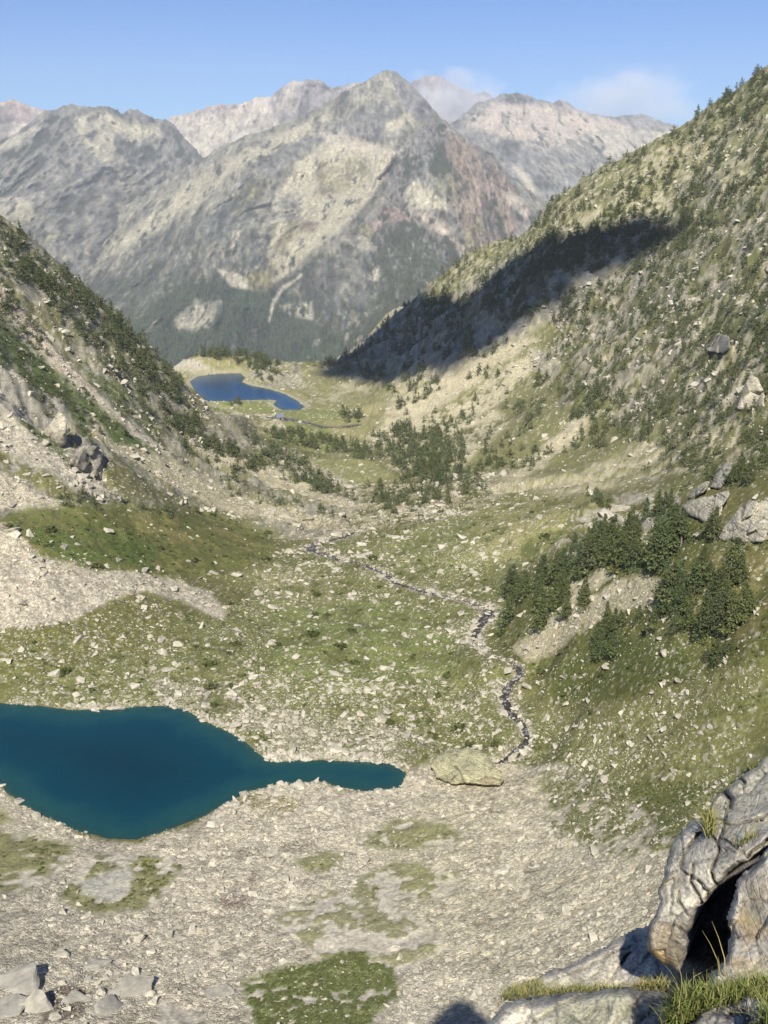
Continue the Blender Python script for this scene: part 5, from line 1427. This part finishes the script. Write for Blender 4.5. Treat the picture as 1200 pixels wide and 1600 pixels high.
under(fg_rock('cleft_wall',
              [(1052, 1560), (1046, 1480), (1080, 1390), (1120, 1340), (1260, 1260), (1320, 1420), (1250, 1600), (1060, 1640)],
              [(1060, 1560, 7.4), (1080, 1420, 7.8), (1200, 1320, 7.4), (1200, 1560, 6.6), (1300, 1450, 6.8)], oc, edge=(20, .3), thick=1.0, lump=.12, seed=15, colour=(.24, .22, .20)))  # darker than the other blocks: the shade of the cleft put into its colour
s1 = fg_rock('rock_slab', [(786, 1552), (812, 1535), (850, 1520), (880, 1508), (935, 1481), (1008, 1442), (1085, 1420), (1100, 1560), (1060, 1580), (900, 1575), (800, 1570)],
             [(790, 1550, 7.9), (850, 1530, 8.1), (935, 1490, 8.5), (1010, 1450, 8.7), (1080, 1440, 8.7), (900, 1570, 7.95), (1060, 1560, 8.1), (1000, 1510, 8.35)], None,
             cracks=[([(985, 1490), (955, 1530)], 3, .14), ([(950, 1492), (925, 1530)], 3, .12), ([(860, 1535), (930, 1503)], 2.5, .06), ([(900, 1520), (985, 1478)], 2.5, .05)], strata=(1.1, 20, .015), edge=(14, .3), thick=2.2, lump=.07, seed=21)
tag(s1, 'grey slab under the overhang lying behind the strip of dry grass', 'rock')
s2 = fg_rock('rock_slab', [(735, 1640), (745, 1606), (764, 1590), (792, 1566), (840, 1556), (900, 1548), (975, 1542), (1030, 1546), (1052, 1562), (1048, 1590), (1040, 1625), (1060, 1720), (740, 1720)],
             [(745, 1606, 6.4), (800, 1575, 6.35), (900, 1555, 6.4), (1030, 1552, 6.45), (1040, 1610, 6.25), (900, 1610, 6.2), (780, 1700, 6.1), (1040, 1700, 6.05)], None,
             cracks=[([(830, 1600), (868, 1575), (905, 1558), (925, 1548)], 2.8, .10), ([(1010, 1550), (990, 1570), (968, 1592), (955, 1610)], 2.6, .10), ([(915, 1590), (930, 1575)], 2.5, .07), ([(945, 1570), (948, 1580)], 5, .06)],
             edge=(18, .4), thick=2.4, lump=.08, seed=27, stains=[((.33, .345, .20), [(850, 1580), (960, 1550), (1000, 1580), (930, 1620), (860, 1620)], 22, .45)])
tag(s2, 'broad lichened slab at the bottom edge in front of the dry grass', 'rock')
s3 = fg_rock('rock_slab', [(1046, 1640), (1076, 1600), (1098, 1580), (1130, 1566), (1165, 1556), (1205, 1560), (1320, 1560), (1340, 1720), (1060, 1720)],
             [(1060, 1620, 4.6), (1100, 1582, 4.62), (1180, 1560, 4.55), (1320, 1580, 4.4), (1100, 1700, 4.4), (1300, 1700, 4.2)], None,
             cracks=[([(1070, 1600), (1110, 1585), (1150, 1568)], 3, .08), ([(1135, 1590), (1160, 1575)], 3, .05), ([(1185, 1600), (1200, 1575)], 3, .06)], edge=(12, .25), thick=1.6, lump=.06, seed=33, colour=(.34, .32, .28))
tag(s3, 'small pale slab in the bottom right corner below green grass', 'rock')
# earth that carries the grass between the slabs
mat_soil, nts_, bs_ = new_mat('earth'); bs_.inputs['Base Color'].default_value = (.085, .075, .035, 1)
soil = fg_rock('soil_ledge', [(1040, 1600), (1056, 1570), (1090, 1540), (1140, 1534), (1220, 1524), (1340, 1520), (1340, 1700), (1040, 1700)],
               [(1050, 1590, 5.0), (1100, 1545, 5.1), (1200, 1530, 4.9), (1320, 1530, 4.7), (1100, 1690, 4.5), (1300, 1690, 4.2)], None, edge=(12, .2), thick=1.0, lump=.06, seed=39)
soil.data.materials.clear(); soil.data.materials.append(mat_soil); tag(soil, kind='structure')
# bulk of the crag under and behind the viewer: it throws the shade on the scree at the bottom
def bulk(name, loc, rad, seed):
    me = hull_stone(seed, 40, 1.0, .06, mat_rock, 2)
    a = me.attributes.new('Col', 'FLOAT_COLOR', 'POINT'); a.data.foreach_set('color', np.tile(np.array([*GREY_ROCK, 1], np.float32), len(me.vertices)))
    o = obj(name, me); o.location = loc; o.scale = rad; tag(o, kind='structure')


bulk('crag_terrain', (-6.9, -3.6, -2.0), (4.7, 2.5, 10.8), 701)
bulk('crag_terrain', (3.2, 1.6, -10.5), (5.5, 3.4, 4.6), 702)
bulk('crag_terrain', (1.0, -2.6, -7.5), (6.0, 3.4, 5.2), 703)

# ------------------------------------------------------------------ grass of the ledges: blades
mat_grass, ntg, bgm = new_mat('grass_blades')
ag = N(ntg, 'ShaderNodeAttribute', attribute_name='Col'); ntg.links.new(ag.outputs['Color'], bgm.inputs['Base Color'])
bgm.inputs['Roughness'].default_value = .6


def grass(name, spots, seed=5):
    """spots: (px, py, distance, spread in px, blades, length m, green 0..1)"""
    r = np.random.default_rng(seed); V = []; F = []; K = []
    for (px, py, dist, sp, nb, L, gr) in spots:
        for k in range(nb):
            x = px + r.normal(0, sp); y = py + r.normal(0, sp * .35)
            R = ray(x, y); b = R / np.linalg.norm(R) * (dist + r.normal(0, .10)); b[2] -= .02
            a = r.uniform(0, 6.28); l = L * r.uniform(.35, 1.25); lean = r.uniform(.2, 1.3)
            d = np.array([math.cos(a), math.sin(a), 0]); w = np.array([-math.sin(a), math.cos(a), 0]) * r.uniform(.0022, .0042)
            g = np.clip(gr + r.normal(0, .25), 0, 1)
            c = np.array((.30, .25, .10)) * (1 - g) + np.array((.13, .17, .035)) * g; c = c * r.uniform(.7, 1.3)
            i = len(V)
            for t in (0, .4, .75, 1.0):
                p = b + d * l * lean * t * t + np.array([0, 0, 1]) * l * (t - .25 * lean * t * t)
                ww = w * (1 - t * .92); V += [p - ww, p + ww]; K += [c * (.75 + .4 * t)] * 2
            F += [(i, i + 1, i + 3, i + 2), (i + 2, i + 3, i + 5, i + 4), (i + 4, i + 5, i + 7, i + 6)]
    o = obj(name, mesh_from(name, np.array(V), np.array(F), np.array(K), True, mat_grass)); tag(o, kind='stuff'); return o


sp = []
for k in range(26):
    t = k / 25; sp.append((790 + 250 * t, 1556 - 12 * math.sin(t * 2.6), 6.75 + .25 * t, 7, 46, .058, .42))
for k in range(9): sp.append((1000 + 5 * k, 1538, 6.9, 6, 34, .055, .25))
for k in range(7): sp.append((800 + 7 * k, 1548 - 2 * k, 7.2, 5, 34, .06, .35))
for k in range(40):
    t = k / 39; sp.append((1050 + 160 * t, 1592 - 48 * t ** .8 + 6 * math.sin(k), 4.9 - .1 * t, 9, 75, .078, .7))
for k in range(26): sp.append((1060 + 6 * k, 1562 + 12 * math.sin(k * 1.7), 4.75, 8, 55, .07, .75))
for k in range(8): sp.append((1108 + 1.5 * (k % 4), 1303 - 3 * k, 6.4, 4, 22, .13, .4))
for k in range(6): sp.append((1150 + 6 * k, 1318 - 3 * k, 6.0, 3, 10, .08, .6))
for k in range(5): sp.append((1190 + 5 * k, 1600, 4.1, 5, 25, .14, .75))
sp += [(1070, 1545, 6.0, 5, 4, .26, .1), (1125, 1520, 5.2, 4, 3, .22, .1)]
grass('grass', sp)

# ------------------------------------------------------------------ rocks of the middle distance with a shape of their own
def face_rock(name, outline, depths, label, **kw):
    foot = max((d for d in depths), key=lambda d: d[1]); fp_ = hit(foot[0], foot[1] + 3); fd = float(np.linalg.norm(fp_))
    e = (-fp_[2]) / fd
    pts = []
    ol = np.array(outline, float)
    for d in depths:
        near_ = ol[np.abs(ol[:, 0] - d[0]) < 14]
        yf = max(float(near_[:, 1].max()) if len(near_) else d[1], d[1])
        g = hit(d[0], yf + 2); gd = float(np.clip(np.linalg.norm(g), fd * .9, fd * 1.1))
        pts.append((d[0], d[1], gd + (yf - d[1]) / FPX * fd * kw.get('lean', .72) - kw.get('fwd', .2) + .25 * d[2]))
    kw.pop('lean', None); kw.pop('fwd', None)
    kw.setdefault('facet', (16, .022 * fd / 6.3)); kw.setdefault('mat', mat_crag)
    o = fg_rock(name, outline, pts, None, **kw); tag(o, label, 'rock'); return o


face_rock('boulder', [(670, 1198), (676, 1186), (690, 1177), (712, 1170), (742, 1170), (762, 1178), (776, 1196), (787, 1216), (780, 1226), (752, 1228), (730, 1228), (705, 1224), (680, 1216)],
          [(672, 1212, -0.50), (690, 1215, -1.00), (725, 1226, -0.88), (780, 1225, -0.50), (725, 1215, -1.12), (735, 1190, -1.75), (760, 1215, -1.12)], 'great domed yellowish boulder at the outlet of the dark lake',
          cracks=[([(713, 1196), (722, 1215), (727, 1226)], 2.4, .9), ([(735, 1222), (760, 1213), (785, 1218)], 2.6, .7), ([(700, 1224), (712, 1212)], 2, .5)], edge=(12, 1.6), thick=6, step=1.5, lump=.16, seed=51, facet=(60, .05), lean=.85, fwd=2.2, colour=(.43, .405, .25),
          stains=[((.27, .22, .15), [(735, 1218), (765, 1212), (786, 1218), (780, 1228), (745, 1229)], 5, .7)])  # shaded lower right side of the boulder, painted into its colour
face_rock('outcrop', [(106, 725), (118, 708), (138, 694), (156, 696), (161, 712), (159, 735), (160, 752), (150, 745), (135, 738), (120, 734)],
          [(110, 725, -0.75), (140, 705, -1.50), (158, 715, -2.00), (158, 745, -2.25), (130, 730, -1.75), (140, 720, -2.25)], 'bulging grey cliff block on the left slope casting a black shadow',
          edge=(8, 1.80), thick=9, step=1.5, lump=.6, seed=55, colour=(.42, .385, .30))
face_rock('outcrop', [(62, 680), (78, 660), (92, 640), (104, 650), (106, 675), (104, 695), (95, 700), (80, 692)],
          [(65, 680, -0.75), (90, 650, -1.25), (103, 690, -1.50), (85, 675, -1.50)], 'pale upright crag above the bulging cliff block on the left slope', edge=(8, 1.80), thick=10, step=1.5, lump=.6, seed=57, colour=(.44, .405, .32))
face_rock('rock_slab', [(1064, 790), (1072, 783), (1090, 778), (1115, 772), (1140, 764), (1142, 772), (1132, 786), (1130, 800), (1126, 812), (1100, 818), (1094, 815), (1078, 808), (1068, 804)],
          [(1066, 800, -0.75), (1090, 790, -1.25), (1138, 770, -0.50), (1125, 805, -1.25), (1095, 812, -1.25)], 'long pale ledge rock above the tall pines on the right', edge=(8, 1.20), thick=8, step=1.5, lump=.4, seed=61, colour=(.50, .465, .36),
          cracks=[([(1066, 802), (1080, 810), (1092, 816)], 2, .8), ([(1090, 800), (1092, 816)], 2, .7), ([(1105, 774), (1140, 768)], 1.5, .4)])
face_rock('rock_slab', [(1122, 842), (1128, 820), (1140, 804), (1160, 792), (1185, 780), (1215, 772), (1330, 760), (1330, 850), (1210, 838), (1190, 846), (1160, 852), (1135, 848)],
          [(1125, 842, -0.75), (1160, 845, -1.25), (1160, 800, -1.00), (1200, 785, -0.75), (1200, 835, -1.50), (1320, 780, -1.00), (1320, 840, -1.50)], 'big bare dome of pale rock at the right edge above the pine thicket', edge=(10, 1.50), thick=10, step=1.5, lump=.45, seed=65, colour=(.50, .465, .36),
          cracks=[([(1130, 835), (1150, 825), (1170, 832), (1195, 825)], 1.5, .4), ([(1145, 815), (1155, 835), (1175, 845)], 1.5, .4), ([(1160, 805), (1180, 822)], 1.3, .3)])
face_rock('rock_slab', [(1108, 762), (1118, 740), (1130, 726), (1145, 720), (1144, 735), (1134, 752), (1126, 764)], [(1110, 760, -0.50), (1130, 735, -0.75), (1124, 762, -1.00), (1140, 725, -0.50)],
          'tilted grey slab standing in the pines above the pale ledge', edge=(6, 0.90), thick=5, step=1.5, lump=.3, seed=69, colour=(.34, .32, .27))
face_rock('rock_slab', [(1074, 780), (1082, 765), (1100, 752), (1110, 750), (1106, 764), (1090, 776)], [(1076, 778, -0.50), (1100, 755, -0.50), (1090, 772, -1.00)],
          'grey slanting slab just left of the tilted one', edge=(6, 0.90), thick=5, step=1.5, lump=.3, seed=71, colour=(.35, .33, .27))
face_rock('outcrop', [(1150, 640), (1160, 605), (1172, 585), (1185, 590), (1194, 610), (1195, 636), (1175, 642)], [(1152, 638, -1.00), (1175, 600, -2.00), (1190, 630, -2.25), (1172, 635, -2.25)],
          'pale smooth rock face among pines near the right edge', edge=(8, 1.80), thick=8, step=1.5, lump=.6, seed=79, colour=(.48, .44, .34))
face_rock('outcrop', [(1095, 548), (1103, 530), (1120, 520), (1140, 524), (1142, 545), (1128, 552), (1108, 550)], [(1097, 547, -1.25), (1120, 525, -2.00), (1138, 545, -2.25), (1118, 545, -2.50)],
          'jutting grey crag with a black hollow high on the right slope', edge=(7, 2.40), thick=9, step=1.5, lump=.8, seed=83, colour=(.33, .31, .26), cracks=[([(1098, 530), (1106, 552)], 3, 4)])

# ------------------------------------------------------------------ stone hut below the blue lake
hp0 = hit(438, 655)
hut = empty('stone_hut', (hp0[0], hp0[1], hp0[2] - .3), .4)
tag(hut, 'tiny grey stone hut by the brook below the blue lake', 'hut')
mat_hw, _, bw_ = new_mat('hut_stone'); bw_.inputs['Base Color'].default_value = (.36, .34, .31, 1)
mat_hr, _, br_ = new_mat('hut_slate'); br_.inputs['Base Color'].default_value = (.16, .18, .22, 1); br_.inputs['Roughness'].default_value = .5
wv = np.array([(-2, -1.6, 0), (2, -1.6, 0), (2, 1.6, 0), (-2, 1.6, 0), (-2, -1.6, 2.3), (2, -1.6, 2.3), (2, 1.6, 2.3), (-2, 1.6, 2.3), (-2, 0, 4.0), (2, 0, 4.0)], float)
obj('wall', mesh_from('wall', wv, [np.array([(0, 1, 5, 4), (2, 3, 7, 6)]), np.array([(1, 2, 6), (1, 6, 5), (5, 6, 9), (3, 0, 4), (3, 4, 7), (7, 4, 8)])], None, False, mat_hw), hut)
rv = np.array([(-2.4, -2.1, 1.95), (2.4, -2.1, 1.95), (2.4, 0, 4.2), (-2.4, 0, 4.2), (2.4, 2.1, 1.95), (-2.4, 2.1, 1.95), (-2.4, -2.1, 1.75), (2.4, -2.1, 1.75), (2.4, 0, 4.0), (-2.4, 0, 4.0), (2.4, 2.1, 1.75), (-2.4, 2.1, 1.75)], float)
obj('roof', mesh_from('roof', rv, np.array([(0, 1, 2, 3), (3, 2, 4, 5), (7, 6, 9, 8), (8, 9, 11, 10), (0, 6, 7, 1), (5, 4, 10, 11), (1, 7, 8, 2), (2, 8, 10, 4), (6, 0, 3, 9), (9, 3, 5, 11)]), None, False, mat_hr), hut)
dv = np.array([(-.45, -1.64, 0), (.45, -1.64, 0), (.45, -1.64, 1.8), (-.45, -1.64, 1.8), (-.45, -1.6, 0), (.45, -1.6, 0), (.45, -1.6, 1.8), (-.45, -1.6, 1.8)], float)
mat_dr, _, bd_ = new_mat('hut_door'); bd_.inputs['Base Color'].default_value = (.10, .08, .06, 1)
obj('door', mesh_from('door', dv, np.array([(0, 1, 2, 3), (1, 5, 6, 2), (4, 0, 3, 7), (3, 2, 6, 7)]), None, False, mat_dr), hut)

# ------------------------------------------------------------------ clouds
# the one whose shade lies across the right slope; it drifts high behind the viewer
SHADE = [(495, 585), (520, 556), (560, 538), (600, 508), (622, 482), (690, 468), (760, 440), (830, 396), (880, 374), (960, 362), (1012, 344), (1058, 350), (1045, 378), (1000, 400), (950, 425), (900, 452),
         (850, 486), (800, 516), (745, 548), (695, 574), (640, 590), (590, 596), (540, 590)]
CZ = 1180.0
sh = []
for x, y in SHADE:
    p = hit(x, y)
    if p is None: continue
    k_ = (CZ - p[2]) / LDIR[2]; sh.append((p + LDIR * k_)[:2])
sh = np.array(sh)
gx = np.arange(sh[:, 0].min() - 20, sh[:, 0].max() + 20, 5.0); gy = np.arange(sh[:, 1].min() - 20, sh[:, 1].max() + 20, 5.0)
X, Y = np.meshgrid(gx, gy); nr, nc = X.shape; X, Y = X.ravel(), Y.ravel()
cpnt = np.stack([X, Y, X * 0], -1)
sdc = poly_sd(X, Y, sh) + 20 * fbm(cpnt, 30, 4, 91, .62)
q = quads(nr, nc); q = q[(sdc[q] > 0).any(1)]; used, inv = np.unique(q, return_inverse=True); q = inv.reshape(-1, 4); n_ = len(used)
th = 26 * np.sqrt(np.clip(sdc[used], 0, 60) / 60) * (1 + .5 * fbm(cpnt[used], 30, 3, 93))
top = np.stack([X[used], Y[used], CZ + th * 1.3], -1); bot = np.stack([X[used], Y[used], CZ - th * .5 - .2], -1)
mat_cl, _, bc_ = new_mat('cloud_white'); bc_.inputs['Base Color'].default_value = (.85, .85, .86, 1)
e = np.concatenate([q[:, [0, 1]], q[:, [1, 2]], q[:, [2, 3]], q[:, [3, 0]]]); key = np.sort(e, 1); _, first, cnt = np.unique(key, axis=0, return_index=True, return_counts=True); be = e[first[cnt == 1]]
side = np.stack([be[:, 1], be[:, 0], be[:, 0] + n_, be[:, 1] + n_], -1)
cl = obj('cloud', mesh_from('cloud', np.concatenate([top, bot]), np.concatenate([q, q[:, ::-1] + n_, side]), None, True, mat_cl))
tag(cl, 'small white cloud high overhead that shades the right slope', 'cloud')


def vapour(name, label, px0, px1, py0, py1, dist, depth, dens, seed, shape):
    a = ray((px0 + px1) / 2, (py0 + py1) / 2) * dist
    w = (px1 - px0) / FPX * dist / 2; h = (py1 - py0) / FPX * dist / 2
    bm = bmesh.new(); bmesh.ops.create_icosphere(bm, subdivisions=3, radius=1.0)
    me = bpy.data.meshes.new(name); bm.to_mesh(me); bm.free()
    m = bpy.data.materials.new(name + '_vapour'); m.use_nodes = True; nt = m.node_tree; nt.nodes.clear()
    out = nt.nodes.new('ShaderNodeOutputMaterial'); pv = nt.nodes.new('ShaderNodeVolumePrincipled')
    pv.inputs['Color'].default_value = (1.0, .985, 1.0, 1); pv.inputs['Anisotropy'].default_value = -.45
    tc = N(nt, 'ShaderNodeTexCoord').outputs['Object']
    mp = N(nt, 'ShaderNodeMapping'); mp.inputs['Scale'].default_value = shape; mp.inputs['Location'].default_value = (seed, seed * 1.7, 0); nt.links.new(tc, mp.inputs['Vector'])
    n = noise_node(nt, mp.outputs[0], 1.5, 4, .55)
    ln = N(nt, 'ShaderNodeVectorMath', operation='LENGTH'); nt.links.new(tc, ln.inputs[0])
    fall = math_node(nt, 'SUBTRACT', 1.0, ln.outputs['Value'], True)
    v = math_node(nt, 'SUBTRACT', math_node(nt, 'ADD', n, math_node(nt, 'MULTIPLY', fall, .75)), .68)
    v = math_node(nt, 'MULTIPLY', math_node(nt, 'MAXIMUM', v, 0.0), dens * 4)
    nt.links.new(v, pv.inputs['Density']); nt.links.new(pv.outputs[0], out.inputs['Volume'])
    me.materials.append(m)
    o = obj(name, me); o.location = a; o.scale = (w, depth, h); o.rotation_euler = (0, 0, -math.atan2(a[0], a[1]))
    return tag(o, label, 'cloud')


vapour('cloud', 'long mauve cloud bank behind the ridge left of the right slope', 780, 1150, 108, 222, 11800, 300, .0015, 1.3, (2.3, 1, 1.1))
vapour('cloud', 'puffy mauve cloud head rising above the long cloud bank', 900, 1090, 88, 200, 11300, 260, .0015, 4.1, (1.5, 1, 1.1))
vapour('cloud', 'white cloud clinging to the farthest peak in the centre', 610, 815, 100, 218, 8900, 130, .0085, 7.7, (1.8, 1, 1.2))
